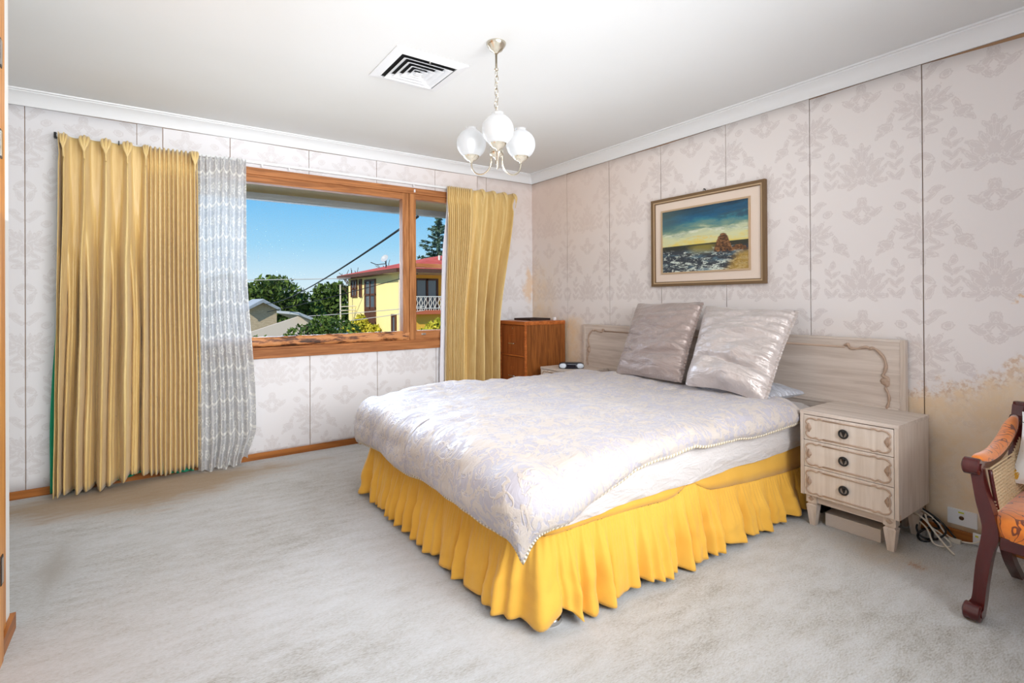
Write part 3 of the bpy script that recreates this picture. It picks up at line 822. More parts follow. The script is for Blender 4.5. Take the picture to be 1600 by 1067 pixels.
# duvet
du = thing('duvet', 'champagne jacquard duvet with cream rope piping spread over the bed', 'duvet', (-1.3, -2.06, .6))
LX, OF, ON, OFAR = 1.86, .285, .130, .12; LY = BY1-BY0-.12; DXH = -.37
def over(o, R):
    if o <= 0: return 0, 0
    if o < R*PI/2: return R*math.sin(o/R), R*(1-math.cos(o/R))
    return R, R+(o-R*PI/2)
def dsurf(l, m):
    """cloth point: l from the head, m from the far side"""
    ol = max(0, l-LX); om = max(0, m-LY) if m > LY/2 else max(0, -m); sy = -1 if m > LY/2 else 1
    o = math.hypot(ol, om); far_ = sy > 0
    R_ = .115 if not far_ else .085
    out, drop = over(o, R_)
    ca_, sa_ = (ol/o, om/o) if o > 0 else (0, 0)
    dx, dn = drop*ca_, (drop*sa_ if not far_ else 0)
    x = DXH-min(l, LX)-out*ca_; y = BY1-.11-max(0, min(m, LY))+sy*out*sa_
    z = .607+.018*fbm(x*1.5, y*1.5, 3)+.013*fbm(x*4+3, y*4, 6)
    z += .020*math.exp(-((x+1.75)/.35)**2)*sst(-1.7, -1.25, y) + .02*sst(-.7, -.3, x)
    z -= .020*math.exp(-((x+2.2)/.12)**2)
    # hanging cloth swings out a little in soft folds
    sw = .014*math.sin(y*9+2*fbm(y*2, 1, 1))*sst(.05, .25, dx)
    x -= sw+.02*sst(.1, .3, dx); y -= .010*math.sin(x*8)*sst(.02, .1, dn)
    return Vector((x, y, z-drop))
LT, MT = LX+OF, LY+ON
def dpoint(i, j, top):
    l = LT*i; m = -OFAR+(MT+OFAR)*j
    # slightly wavy hem on the near side
    if j > .5: m += .018*math.sin(l*4.1+.5)*(j-.5)*2*(1-sst(1.9, 2.15, l)*.3)
    m += .085*sst(1.25, 2.05, l)*max(0, j-.5)*2
    e = .002; p_ = dsurf(l, m); n = (dsurf(l+e, m)-p_).cross(dsurf(l, m+e)-p_)
    n.normalize()
    if n.dot(p_-Vector((-1.3, -2.05, .2))) < 0: n = -n
    ed = min(l, LT-l, m+OFAR, (1-j)*(MT+OFAR))
    th = .048*(1-(1-min(1, max(0, ed)/.10))**2)**.5
    wr_ = .009*fbm(l*9+m*4, m*5-l*2, 4)*min(1, max(0, ed)/.06)
    return p_ + (n*(th+wr_+.004) if top else n*(.004*min(1, max(0, ed)/.05)))
mb = MB(); NU, NV = 190, 170; uv = []
for top in (True, False):
    def fn(i, j):
        uv.append((LT*i, (MT+OFAR)*j)); return dpoint(i, j, top)
    mb.grid(NU, NV, fn)
dobj = obj('duvet_cover', mb, M_DUVET, du, smooth=True, uv=uv)
edge = [(i/120, 1.0) for i in range(121)][::-1]; ring_ = []
for k in range(160): ring_.append(dpoint(k/159, 1.0, False))
for k in range(1, 160): ring_.append(dpoint(1.0, 1-k/159, False))
for k in range(1, 160): ring_.append(dpoint(1-k/159, 0.0, False))
rope = MB().tube(ring_, .0085, 8)
obj('rope_piping', rope, M_ROPE, du, smooth=True, uv=[((k//8)*1.0, (k % 8)/8) for k in range(len(rope.v))])

# pillows
def pillow(name, label, TL, TR, BR, BL, T, mat, crease=None, seed=0, front=Vector((-1, -.25, .3)), ruche=True):
    TL, TR, BR, BL = map(Vector, (TL, TR, BR, BL)); cen = (TL+TR+BR+BL)/4
    th = thing(name, label, 'pillow', tuple((BL+BR)/2), 'satin pillows on the bed')
    n = (TR-TL).cross(BL-TL).normalized()
    if n.dot(front) < 0: n = -n
    mb = MB(); uv = []; NN = 64
    def pos(s, t):
        a = (s+1)/2; b = (t+1)/2
        sp = s*(1-.055*(1-t*t)-.03*abs(t)**12); tp = t*(1-.06*(1-s*s)-.03*abs(s)**12+.012*math.sin(s*4+seed))
        a = (sp+1)/2; b = (tp+1)/2
        return TL.lerp(TR, a).lerp(BL.lerp(BR, a), b)
    for side in (1, -1):
        def fn(i, j):
            s = i*2-1; t = j*2-1
            h = T/2*max(0, (1-abs(s)**2.6)*(1-abs(t)**2.6))**.55
            w = (.026*fbm(s*1.1+seed, t*5.0+s*.8, seed)+.010*fbm(s*2.4+seed, t*11+s*2, 2+seed))*min(1, 5*max(0, (1-abs(s))*(1-abs(t))))
            w += .006*math.sin(t*34+3*fbm(s, t*2, 1))*sst(.55, .95, s)*(1-sst(.97, 1, s))
            if crease:
                w -= .055*math.exp(-((t-crease-.06*math.sin(s*2.5))/.055)**2)*(1-abs(s)**3)
                w += .05*sst(crease, crease+.35, t)*(1-sst(.85, 1, t))*(1-abs(s)**3)
            uv.append((s*.5, t*.5)); return pos(s, t)+n*side*(h+(w if side > 0 else 0))
        mb.grid(NN, NN, fn)
    obj('pillow_case', mb, mat, th, smooth=True, uv=uv)
    if ruche:
        mb = MB(); uv = []; Rt = (TR-TL).normalized()
        def fr_(i, j):
            t = i*2-1; q = pos(1, t); g = .5+.5*math.sin(i*150+3*fbm(i*9, 0, 1))
            uv.append((j*.05, i*.6)); return q+Rt*(j*(.024+.006*g)-.008)+n*(.007*math.sin(i*150+2*fbm(i*9, 0, 1))*j)
        mb.grid(170, 5, fr_); obj('ruched_edge', mb, mat, th, smooth=True, uv=uv, solid=.003)
    return th
pillow('pillow', 'taupe satin square pillow standing on the bed, leftmost of the two', (-.19, -1.655, 1.225), (-.17, -2.245, 1.238), (-.51, -2.298, .678), (-.47, -1.669, .668), .18, M_SATIN, None, 1)
pillow('pillow', 'pale silver satin square pillow slumped against the headboard, nearest the nightstand', (-.16, -2.255, 1.205), (-.14, -2.895, 1.182), (-.53, -2.893, .655), (-.58, -2.388, .690), .19, M_SATIN2, .42, 5)
pillow('flat_pillow', 'blue-grey satin pillow lying flat beneath the silver one', (-.17, -2.36, .69), (-.17, -2.965, .675), (-.50, -2.91, .672), (-.50, -2.36, .69), .10, M_SATIN3, None, 9, front=Vector((0, 0, 1)), ruche=False)

# ================================================================== limed-oak suite
M_OAK_H = wood('limed_oak_long', (196, 180, 167), (223, 210, 199), .5, 7, 1, (.30, .70))
M_OAK_V = wood('limed_oak_upright', (198, 181, 166), (224, 210, 198), .5, 9, 2, (.30, .70))
M_OAK_D = wood('limed_oak_drawer', (208, 193, 179), (229, 217, 206), .5, 7, 2, (.25, .75))
M_CARVE = plain('carved_trim', (184, 158, 138), .5); M_CARVE2 = plain('carved_trim_dark', (168, 142, 122), .55)
M_CHIP = plain('bare_chipboard', (212, 146, 70), .7)
def flat_leaf(mb, x, y, z, w, h, d=.006, n=14, lobes=3):
    """raised shell-like leaf on a plane facing -x"""
    base = len(mb.v); mb.v.append((x-d*1.6, y, z))
    for k in range(n):
        a = 2*PI*k/n; r = 1+.16*math.cos(a*lobes)
        mb.v.append((x-d, y+w*.62*r*math.cos(a), z+h*.62*r*math.sin(a)))
    for k in range(n):
        a = 2*PI*k/n; r = 1+.16*math.cos(a*lobes)
        mb.v.append((x, y+w*r*math.cos(a), z+h*r*math.sin(a)))
    for k in range(n):
        k2 = (k+1) % n; mb.f += [(base, base+1+k, base+1+k2), (base+1+k, base+1+n+k, base+1+n+k2, base+1+k2)]
hb = thing('headboard', 'wide limed oak headboard with carved scroll corners on the papered wall', 'headboard', (-.03, -2.14, 0))
obj('board', MB().box(-.048, -.016, -3.400, -.880, .30, 1.008, .003), M_OAK_H, hb)
obj('end_post', MB().box(-.052, -.014, -3.421, -3.396, .0, 1.018, .003), M_OAK_V, hb)
obj('end_post', MB().box(-.052, -.014, -.884, -.859, .0, 1.018, .003), M_OAK_V, hb)
obj('top_edge', MB().box(-.052, -.014, -3.398, -.882, 1.004, 1.018, .002), M_OAK_H, hb)
obj('moulding', MB().tube([(-.049, -3.12, .962), (-.049, -1.14, .962)], .006, 8), M_CARVE, hb, smooth=True)
obj('lower_rail', MB().box(-.056, -.048, -3.39, -.89, .615, .640, .003), M_OAK_H, hb)
for sgn, y0 in ((-1, -3.345), (1, -.915)):
    pts = [(.225, .972), (.205, .978), (.200, .962), (.185, .955), (.150, .958), (.110, .968), (.092, .958), (.080, .966), (.055, .952), (.025, .915), (.014, .870), (.022, .835), (.030, .815), (.010, .800), (.006, .785)]
    pa = spline([(-.052, y0-sgn*q[0], q[1]) for q in pts], 5)
    obj('carved_scroll', MB().tube(pa, [.005+.004*abs(math.sin(k*.33)) for k in range(len(pa))], 7), M_CARVE, hb, smooth=True)
    pb = spline([(-.052, y0-sgn*q[0], q[1]) for q in [(.022, .775), (.010, .765), (.016, .745), (.006, .72), (.0, .69), (.004, .66), (.012, .632)]], 5)
    obj('carved_scroll', MB().tube(pb, [.004+.004*abs(math.sin(k*.4)) for k in range(len(pb))], 7), M_CARVE, hb, smooth=True)
    mb = MB(); flat_leaf(mb, -.0485, y0-sgn*.018, .782, .024, .030, .008); obj('carved_shell', mb, M_CARVE, hb)

NX0, NY0, NY1, NZT = -.462, -3.523, -3.062, .632
ns = thing('nightstand', 'limed oak nightstand with ring pulls, on the near side of the bed', 'nightstand', (-.25, -3.29, 0), 'limed oak nightstands')
ca = MB().box(NX0+.018, -.055, NY0, NY0+.018, .168, NZT-.018, .001)
obj('side_panel', ca, M_OAK_V, ns); obj('side_panel', MB().box(NX0+.002, -.055, NY1-.018, NY1, .168, NZT-.018, .001), M_OAK_V, ns)
obj('top', MB().box(NX0-.002, -.053, NY0-.002, NY1+.002, NZT-.019, NZT, .002), M_OAK_H, ns)
obj('bottom_panel', MB().box(NX0+.02, -.055, NY0+.018, NY1-.018, .168, .184), M_OAK_H, ns)
obj('back_panel', MB().box(-.067, -.056, NY0+.018, NY1-.018, .184, NZT-.019), M_OAK_V, ns)
obj('corner_chip', MB().box(NX0+.016, NX0+.0185, NY0-.0008, NY0+.018, .168, .196), M_CHIP, ns)
da, db = NY0+.020, NY1-.020
obj('front_stile', MB().box(NX0, NX0+.018, NY0, NY0+.018, .170, NZT-.019, .001), M_OAK_V, ns)
obj('front_stile', MB().box(NX0, NX0+.018, NY1-.018, NY1, .170, NZT-.019, .001), M_OAK_V, ns)
for z0, z1 in ((.475, .609), (.328, .472), (.172, .325)):
    dr = obj('drawer', MB().box(NX0-.001, NX0+.30, da, db, z0, z1, .0015), M_OAK_D, ns)
    xf = NX0-.003; H_ = z1-z0; zm = (z0+z1)/2; fr_in = .012
    for e, sg in ((db, -1), (da, 1)):
        Pn = [(.098, z1-fr_in-.004), (.080, z1-fr_in+.001), (.066, z1-fr_in-.006), (.045, z1-fr_in-.001), (.022, z1-fr_in-.008), (.012, z1-.036), (.018, z1-.048), (.014, zm), (.018, z0+.048), (.012, z0+.036), (.022, z0+fr_in+.008), (.045, z0+fr_in+.001), (.066, z0+fr_in+.006), (.080, z0+fr_in-.001), (.098, z0+fr_in+.004)]
        pa = spline([(xf, e+sg*a, z) for a, z in Pn], 4)
        obj('carved_scroll', MB().tube(pa, [.0032+.0014*abs(math.sin(k*.5)) for k in range(len(pa))], 6), M_CARVE, dr, smooth=True)
        mb = MB(); flat_leaf(mb, NX0-.001, e+sg*.026, zm, .013, .023, .006, 16, 4); obj('carved_leaf', mb, M_CARVE2, dr)
    for zz in (z1-fr_in-.004, z0+fr_in+.004):
        obj('moulding', MB().tube([(xf, db-.098, zz), (xf, da+.098, zz)], .0038, 6), M_CARVE, dr, smooth=True)
    yk = -3.283; ring2 = [(xf-.007, yk+.0205*math.cos(2*PI*k/20), zm+.0205*math.sin(2*PI*k/20)) for k in range(20)]
    rg = obj('ring_pull', MB().tube(ring2, .0046, 8, closed=True), M_BLACK, dr, smooth=True)
    mb = MB().lathe([(.004, 0), (.010, .003), (.011, .008), (.006, .014), (.002, .016)], (xf+.002, yk, zm+.013), 12, Matrix.Rotation(-PI/2, 3, 'Y'))
    mb.prism([(yk-.010, zm+.012), (yk, zm-.016), (yk+.010, zm+.012)], YZ, xf-.008, xf); obj('pull_boss', mb, M_BLACK, rg)
obj('apron', MB().box(NX0+.030, NX0+.046, NY0+.055, NY1-.055, .128, .168, .002), M_OAK_H, ns)
obj('apron', MB().box(-.10, -.085, NY0+.055, NY1-.055, .128, .168, .002), M_OAK_H, ns)
obj('apron', MB().box(NX0+.07, -.12, NY0+.040, NY0+.055, .128, .168, .002), M_OAK_V, ns)
obj('apron', MB().box(NX0+.07, -.12, NY1-.055, NY1-.040, .128, .168, .002), M_OAK_V, ns)
for lx in (NX0+.045, -.105):
    for ly in (NY0+.047, NY1-.047):
        mb = MB().box(lx-.027, lx+.027, ly-.027, ly+.027, .126, .169, .002)
        lg = obj('leg_block', mb, M_OAK_V, ns)
        mb = MB(); a, b = .026, .014
        for z, w in ((.126, .020), (.118, .020), (.112, .027), (0, .0145)):
            for sx, sy in ((-1, -1), (1, -1), (1, 1), (-1, 1)): mb.v.append((lx+sx*w, ly+sy*w, z))
        for q in range(3):
            for k in range(4): mb.f.append((q*4+k, q*4+(k+1) % 4, q*4+4+(k+1) % 4, q*4+4+k))
        mb.f += [(0, 1, 2, 3), (12, 13, 14, 15)]
        obj('leg', mb, M_OAK_V, ns)
        if lx < -.3:
            mb = MB(); flat_leaf(mb, lx-.027, ly, .148, .014, .011, .003, 12, 4); obj('carved_rosette', mb, M_CARVE, lg)
nl = copy_tree(ns); nl.location.y += 2.335
tag(nl, 'limed oak nightstand behind the bed, carrying the clock radio', 'nightstand', 'limed oak nightstands')

# flat carton below the near nightstand, black object by the bed leg
kc = M('embossed_carton', (206, 194, 184), .7); kc.bump(kc.noise(kc.coord('World'), 220, 2), .5, .003)
tag(obj('flat_box', MB().box(-.375, -.20, -3.415, -3.150, .0, .068, .003), kc.m, origin=(-.29, -3.28, 0)), 'flat embossed grey carton lying on the carpet under the nightstand', 'box')
pf = thing('power_adaptor', 'black power adaptor on the carpet between bed and nightstand', 'adaptor', (-.17, -3.045, 0))
obj('adaptor_body', MB().box(-.20, -.12, -3.07, -3.025, 0, .085, .008), M_BLACK, pf); obj('adaptor_foot', MB().box(-.225, -.20, -3.065, -3.03, 0, .03, .004), M_BLACK, pf)

# clock radio
rc = Matrix.Translation((-.315, -.985, NZT)) @ Matrix.Rotation(math.atan2(-.6, .75)+PI, 4, 'Z')
ck = thing('clock_radio', 'small black and silver clock radio on the far nightstand', 'clock radio', (-.315, -.985, NZT))
def rr(mb, pts): 
    mb.v = [tuple(rc @ Vector(q)) for q in mb.v]; return mb
def pill(w, d, z0, z1, n=28, e=3.0):
    mb = MB(); prof_ = [(z0, .86), (z0+.006, .97), ((z0+z1)/2, 1.0), (z1-.008, .95), (z1, .80)]
    for z, s in prof_:
        for k in range(n):
            a = 2*PI*k/n; c, s_ = math.cos(a), math.sin(a); q = (abs(c)**e+abs(s_)**e)**(-1/e)
            mb.v.append((w*s*c*q, d*s*s_*q, z))
    for j in range(len(prof_)-1):
        for k in range(n): mb.f.append((j*n+k, j*n+(k+1) % n, (j+1)*n+(k+1) % n, (j+1)*n+k))
    mb.f += [tuple(range(n))[::-1], tuple(range((len(prof_)-1)*n, len(prof_)*n))]; return mb
obj('radio_body', rr(pill(.115, .055, 0, .052), 0), plain('radio_black', (34, 34, 44), .35), ck, smooth=True, angle=50)
obj('display', rr(MB().box(-.038, .038, .050, .058, .012, .042, .003), 0), plain('display_glass', (14, 12, 26), .1), ck)
for s in (-1, 1):
    sp = MB().lathe([(.026, 0), (.027, .004), (.020, .008), (.004, .010)], (0, 0, 0), 20, Matrix.Rotation(-PI/2, 3, 'X')); sp.v = [(q[0]*1.25+s*.076, q[1]+.046, q[2]*.85+.027) for q in sp.v]
    obj('speaker', rr(sp, 0), plain('speaker_silver', (196, 204, 214), .4), ck, smooth=True)

# ---- wooden filing cabinet
M_FC = wood('cabinet_oak_veneer', (104, 56, 22), (156, 94, 44), .38, 12, 2, (.3, .7)); M_FCD = wood('cabinet_drawer_veneer', (126, 64, 28), (168, 94, 46), .35, 11, 2, (.3, .7)); M_FCT = wood('cabinet_edge', (150, 78, 32), (196, 112, 54), .32, 8, 1)
fc = thing('filing_cabinet', 'brown wooden two-drawer filing cabinet in the corner by the curtain', 'cabinet', (-.28, -.35, 0))
cx0, cx1, cy0, cy1 = -.525, -.03, -.572, -.140
obj('body', MB().box(cx0+.018, cx1, cy0, cy1, .05, 1.01, .002), M_FC, fc)
obj('plinth', MB().box(cx0+.04, cx1-.01, cy0+.015, cy1-.015, 0, .05), M_FC, fc)
obj('top', MB().box(cx0-.008, cx1, cy0-.006, cy1+.006, 1.008, 1.046, .010), M_FCT, fc)
obj('corner_edge', MB().box(cx0, cx0+.02, cy0-.001, cy0+.022, .05, 1.010, .006), M_FCT, fc); obj('corner_edge', MB().box(cx0, cx0+.02, cy1-.022, cy1+.001, .05, 1.010, .006), M_FCT, fc)
for z0, z1 in ((.720, 1.004), (.395, .700), (.065, .375)):
    dr = obj('drawer', MB().box(cx0+.003, cx0+.30, cy0+.024, cy1-.024, z0, z1, .004), M_FCD, fc)
    obj('drawer_lip', MB().box(cx0-.004, cx0+.006, cy0+.024, cy1-.024, z0-.016, z0-.001, .003), M_FCT, dr)
    yc = (cy0+cy1)/2; zc = (z0+z1)/2-.035
    obj('handle', MB().tube(spline([(cx0+.003, yc+.045, zc), (cx0-.016, yc+.040, zc), (cx0-.019, yc, zc), (cx0-.016, yc-.040, zc), (cx0+.003, yc-.045, zc)], 5), .0045, 8), M_CHROME, dr, smooth=True)
    obj('card_holder', MB().frame((yc-.026, zc+.06), (yc+.026, zc+.085), .003, YZ, cx0+.001, cx0+.004), M_FCT, dr)
obj('lock', MB().lathe([(.007, 0), (.007, .004), (.003, .005)], (cx0+.003, -.36, .975), 12, Matrix.Rotation(-PI/2, 3, 'Y')), M_CHROME, fc)
tray = thing('document_tray', 'flat dark-edged white tray on top of the filing cabinet', 'tray', (-.22, -.30, 1.046))
obj('tray_base', MB().box(-.36, -.12, -.44, -.17, 1.047, 1.053), M_WHITE, tray); obj('tray_rim', MB().frame((-.365, -.445), (-.115, -.165), .006, lambda a, b, t: (a, b, t), 1.047, 1.066), plain('tray_dark', (44, 28, 22), .5), tray)
tag(obj('white_roll', MB().lathe([(.016, 0), (.017, .002), (.017, .026), (.013, .028)], (-.085, -.475, 1.046), 18), M_PLASTIC, origin=(-.085, -.475, 1.046), smooth=True, angle=40), 'small white reel standing on the filing cabinet next to the tray', 'reel')

# ---- picture
PY0, PY1, PZ0, PZ1 = -2.632, -1.666, 1.353, 2.058
pc = thing('framed_seascape', 'framed seascape painting in a wide cream mount above the bed', 'picture', (-.02, -2.15, 1.353))
M_GILT = plain('gilt_frame', (120, 94, 64), .5, Metallic=.2); M_GILT2 = plain('gilt_frame_light', (196, 168, 134), .45, Metallic=.15); M_MOUNT = plain('cream_mount', (232, 214, 198), .8)
obj('outer_frame', MB().frame((PY0, PZ0), (PY1, PZ1), .020, YZ, -.034, -.004), M_GILT, pc)
obj('frame_bead', MB().frame((PY0+.018, PZ0+.018), (PY1-.018, PZ1-.018), .012, YZ, -.030, -.006), M_GILT2, pc)
obj('frame_sight', MB().frame((PY0+.030, PZ0+.030), (PY1-.030, PZ1-.030), .006, YZ, -.026, -.006), M_GILT, pc)
obj('mount', MB().box(-.018, -.006, PY0+.034, PY1-.034, PZ0+.034, PZ1-.034), M_MOUNT, pc)
AY0, AY1, AZ0, AZ1 = -2.510, -1.772, 1.462, 1.950
obj('inner_slip', MB().frame((AY0-.012, AZ0-.012), (AY1+.012, AZ1+.012), .013, YZ, -.026, -.017), M_GILT2, pc)
def paint_mat():
    k = M('oil_painting', (100, 120, 120), .4); v = k.coord('UV'); s, t, _ = k.sep(v)
    st = k.mapping(v, scale=(1, 3.2, 1)); n = k.noise(st, 3.2, 5, .6, .6); n2 = k.noise(k.mapping(v, scale=(1, 2.2, 1)), 9, 6, .68, 1.2); n3 = k.noise(v, 26, 4, .7, .8)
    h = (t-.42)/.58+(n-.5)*.62+(n2-.5)*.18+(s-.4)*-.06
    sky = k.ramp(h.clamp(), [(0, (226, 206, 110)), (.14, (214, 216, 170)), (.30, (196, 204, 168)), (.42, (120, 150, 132)), (.58, (52, 124, 140)), (.74, (16, 92, 130)), (.9, (30, 70, 92)), (1.0, (20, 52, 78))])
    lft = (1.0-s.step(0, .45))*h.step(.3, .6)*.6; sky = k.mix(lft, sky, (84, 106, 96))
    dk = s.step(.55, .8)*(h-.68+(n2-.5)*.3).abs().step(.02, .14)*-1.0+s.step(.55, .8); sky = k.mix(dk*.6, sky, (52, 66, 76))
    sun = (1.0-((s-.46)*(s-.46)*4.0+(t-.50)*(t-.50)*60.0).step(.0, .30))*n2.step(.40, .62); sky = k.mix(sun*.7, sky, (232, 198, 70)); cl_w = (1.0-(t-.60+(n-.5)*.2).abs().step(.01, .06))*n2.step(.48, .6); sky = k.mix(cl_w*.6, sky, (232, 234, 214))
    dpt = t/.42
    foam = (n2+(n3-.5)*.35-dpt*.10).step(.46, .57); sea = k.mix(foam, (52, 58, 66), (216, 226, 214)); sea = k.mix(n.step(.5, .6)*.5, sea, (96, 132, 150))
    far = dpt.step(.74, .90); sea = k.mix(far, sea, k.mix(n2.step(.5, .7)*.4, (46, 48, 38), (110, 104, 70)))
    refl = (1.0-(s-.5).abs().step(.05, .22))*dpt.step(.55, .8)*(1.0-dpt.step(.9, 1.0)); sea = k.mix(refl*.6, sea, (168, 152, 60))
    c = k.mix(t.gt(.42), sea, sky)
    sand = (s-.70-(t-.02)*.5+(n2-.5)*.3).step(0, .14)*(1.0-t.step(.22, .30)); c = k.mix(sand*.85, c, k.mix(n3, (120, 92, 36), (222, 180, 78)))
    prof_ = ((s-.73)*(s-.73)*-26.0+.56).max((s-.90)*(s-.90)*-9.0+.37)+(n3-.5)*.12+(n2-.5)*.10
    rock = (prof_-t).step(0, .015)*(t-.27+(n3-.5)*.08).step(-.01, .02)*s.step(.58, .62); rc_ = k.ramp(n3*.6+n2*.4, [(.38, (30, 20, 14)), (.48, (88, 56, 32)), (.56, (140, 96, 56)), (.66, (186, 142, 96))])
    c = k.mix(rock, c, rc_); k.set('Base Color', c); k.bump(n3, .25, .002); return k.m
mb = MB(); uv = []
def cf(i, j): uv.append((1-i, j)); return (-.0195, AY0+(AY1-AY0)*i, AZ0+(AZ1-AZ0)*j)
mb.grid(8, 6, cf); obj('canvas', mb, paint_mat(), pc, uv=uv, solid=.002)
obj('hanging_nail', MB().tube([(-.002, -2.158, 2.072), (-.022, -2.158, 2.076)], .0045, 8), M_BLACK, pc)
obj('hanging_ring', MB().tube([(-.018, -2.158+.009*math.cos(a*PI/6), 2.066+.009*math.sin(a*PI/6)) for a in range(12)], .002, 6, closed=True), M_BLACK, pc)

# ---- power points and cables
M_YSTK = plain('yellow_sticker', (214, 214, 60), .6); M_HOLE = plain('socket_dark', (90, 60, 36), .5, Metallic=.6)
op = thing('wall_plate', 'white wall plate with yellow sticker and centre socket', 'wall plate', (-.004, -3.646, .118))
obj('plate', MB().box(-.014, -.003, -3.706, -3.587, .078, .158, .003), M_PLASTIC, op)
obj('sticker', MB().box(-.0148, -.0138, -3.655, -3.632, .141, .148), M_YSTK, op)
obj('socket', MB().lathe([(.010, 0), (.010, .004), (.005, .007)], (-.013, -3.645, .118), 16, Matrix.Rotation(-PI/2, 3, 'Y')), M_HOLE, op)
op2 = thing('power_socket', 'low white power socket fixed over the skirting behind the chair leg', 'power socket', (-.004, -3.76, .035))
obj('plate', MB().box(-.022, -.010, -3.805, -3.690, .002, .062, .003), M_PLASTIC, op2); obj('sticker', MB().box(-.0228, -.0218, -3.712, -3.70, .044, .052), M_YSTK, op2)
def cable(name, label, pts, r, mat, n=10):
    pa = spline(pts, n); return tag(obj(name, MB().tube(pa, r, 8), mat, origin=(pts[0][0], pts[0][1], 0), smooth=True), label, 'cable')
M_CREAM = plain('cream_flex', (226, 218, 204), .5)
cable('cable', 'cream flex sticking out onto the carpet beside the nightstand', [(-.12, -3.44, .14), (-.15, -3.53, .105), (-.17, -3.58, .06), (-.20, -3.63, .022), (-.24, -3.675, .006)], .0045, M_CREAM)
cable('cable', 'cream flex looping low behind the nightstand leg', [(-.10, -3.45, .10), (-.13, -3.53, .06), (-.19, -3.58, .012), (-.16, -3.63, .006), (-.10, -3.62, .006), (-.10, -3.58, .04), (-.13, -3.545, .075), (-.11, -3.52, .12)], .0042, M_CREAM)
cable('cable', 'cream flex running along the skirting to the low socket', [(-.08, -3.50, .13), (-.075, -3.56, .085), (-.07, -3.60, .03), (-.05, -3.64, .010), (-.04, -3.69, .014), (-.028, -3.72, .03)], .004, M_CREAM)
cable('cable', 'coiled black cable behind the nightstand leg', [(-.09, -3.48, .15), (-.07, -3.545, .11), (-.075, -3.585, .08), (-.09, -3.60, .045), (-.12, -3.57, .012), (-.15, -3.52, .012), (-.13, -3.49, .05), (-.09, -3.52, .10), (-.06, -3.57, .085), (-.05, -3.62, .03), (-.06, -3.64, .006)], .0048, M_BLACK)
cable('cable', 'black cord bundle slung under the nightstand side', [(-.07, -3.46, .15), (-.085, -3.53, .06), (-.12, -3.555, .02), (-.17, -3.55, .008), (-.18, -3.52, .006), (-.14, -3.50, .02), (-.10, -3.53, .05), (-.075, -3.57, .055), (-.09, -3.55, .095)], .0055, M_BLACK)
tag(obj('inline_plug', MB().box(-.075, -.052, -3.655, -3.608, .0005, .020, .004), M_CREAM, origin=(-.06, -3.63, 0)), 'cream inline plug connector lying by the skirting', 'plug')

# ================================================================== armchair
def mahog():
    k = M('mahogany', (92, 34, 30), .22); v = k.coord('World'); n = k.noise(k.mapping(v, scale=(30, 30, 4)), 1, 4)
    k.set('Base Color', k.mix(n, (52, 12, 13), (92, 27, 25))); k.set('Coat Weight', .15); k.set('Coat Roughness', .12); return k.m
def velvet():
    k = M('orange_velvet_scrolls', (226, 122, 24), .8); v = k.coord('World'); n = k.noise(v, 13, 1, .4, 1.8); m = k.noise(v, 6, 2).step(.40, .5)
    ln = (1.0-(n-.5).abs().step(.018, .034))*m
    c = k.mix(k.noise(v, 30, 3), (214, 104, 14), (240, 142, 36)); k.set('Base Color', k.mix(ln*.9, c, (92, 30, 12))); k.set('Sheen Weight', .5); k.bump(k.noise(v, 300, 2), .2, .003); return k.m
def floral():
    k = M('floral_print', (232, 230, 226), .8); v = k.coord('World'); d = k.voronoi(v, 9); n = k.noise(v, 30, 2, .5, 1.5)
    pet = (d+(n-.5)*.35).lt(.26); stem = (1.0-(k.noise(v, 11, 1, .5, 2.2)-.5).abs().step(.006, .012))*k.noise(v, 4, 1).gt(.5)
    c = k.mix(pet*n.gt(.45), (236, 234, 230), (214, 164, 58)); c = k.mix(stem*.9, c, (52, 46, 44)); k.set('Base Color', c); return k.m
M_MAH = mahog(); M_VEL = velvet(); M_FLO = floral(); M_CANE = plain('cane_weave', (206, 180, 142), .6)
YC = -4.17
ac = thing('armchair', 'dark mahogany armchair with orange scroll upholstery and cane sides', 'armchair', (-.5, YC, 0))
outer = [(-3.858, .600), (-3.871, .567), (-3.885, .467), (-3.900, .395), (-3.903, .344), (-3.884, .218), (-3.873, .091), (-3.862, .060), (-3.858, .004)]
inner = [(-3.902, .004), (-3.910, .069), (-3.917, .146), (-3.933, .263), (-3.952, .340), (-3.938, .430), (-3.918, .502), (-3.906, .572), (-3.902, .600)]
so = [tuple(q)[:2] for q in spline([(a, b, 0) for a, b in outer], 4)]; si = [tuple(q)[:2] for q in spline([(a, b, 0) for a, b in inner], 4)]
ax_ = Matrix.Rotation(PI/2, 3, 'X')
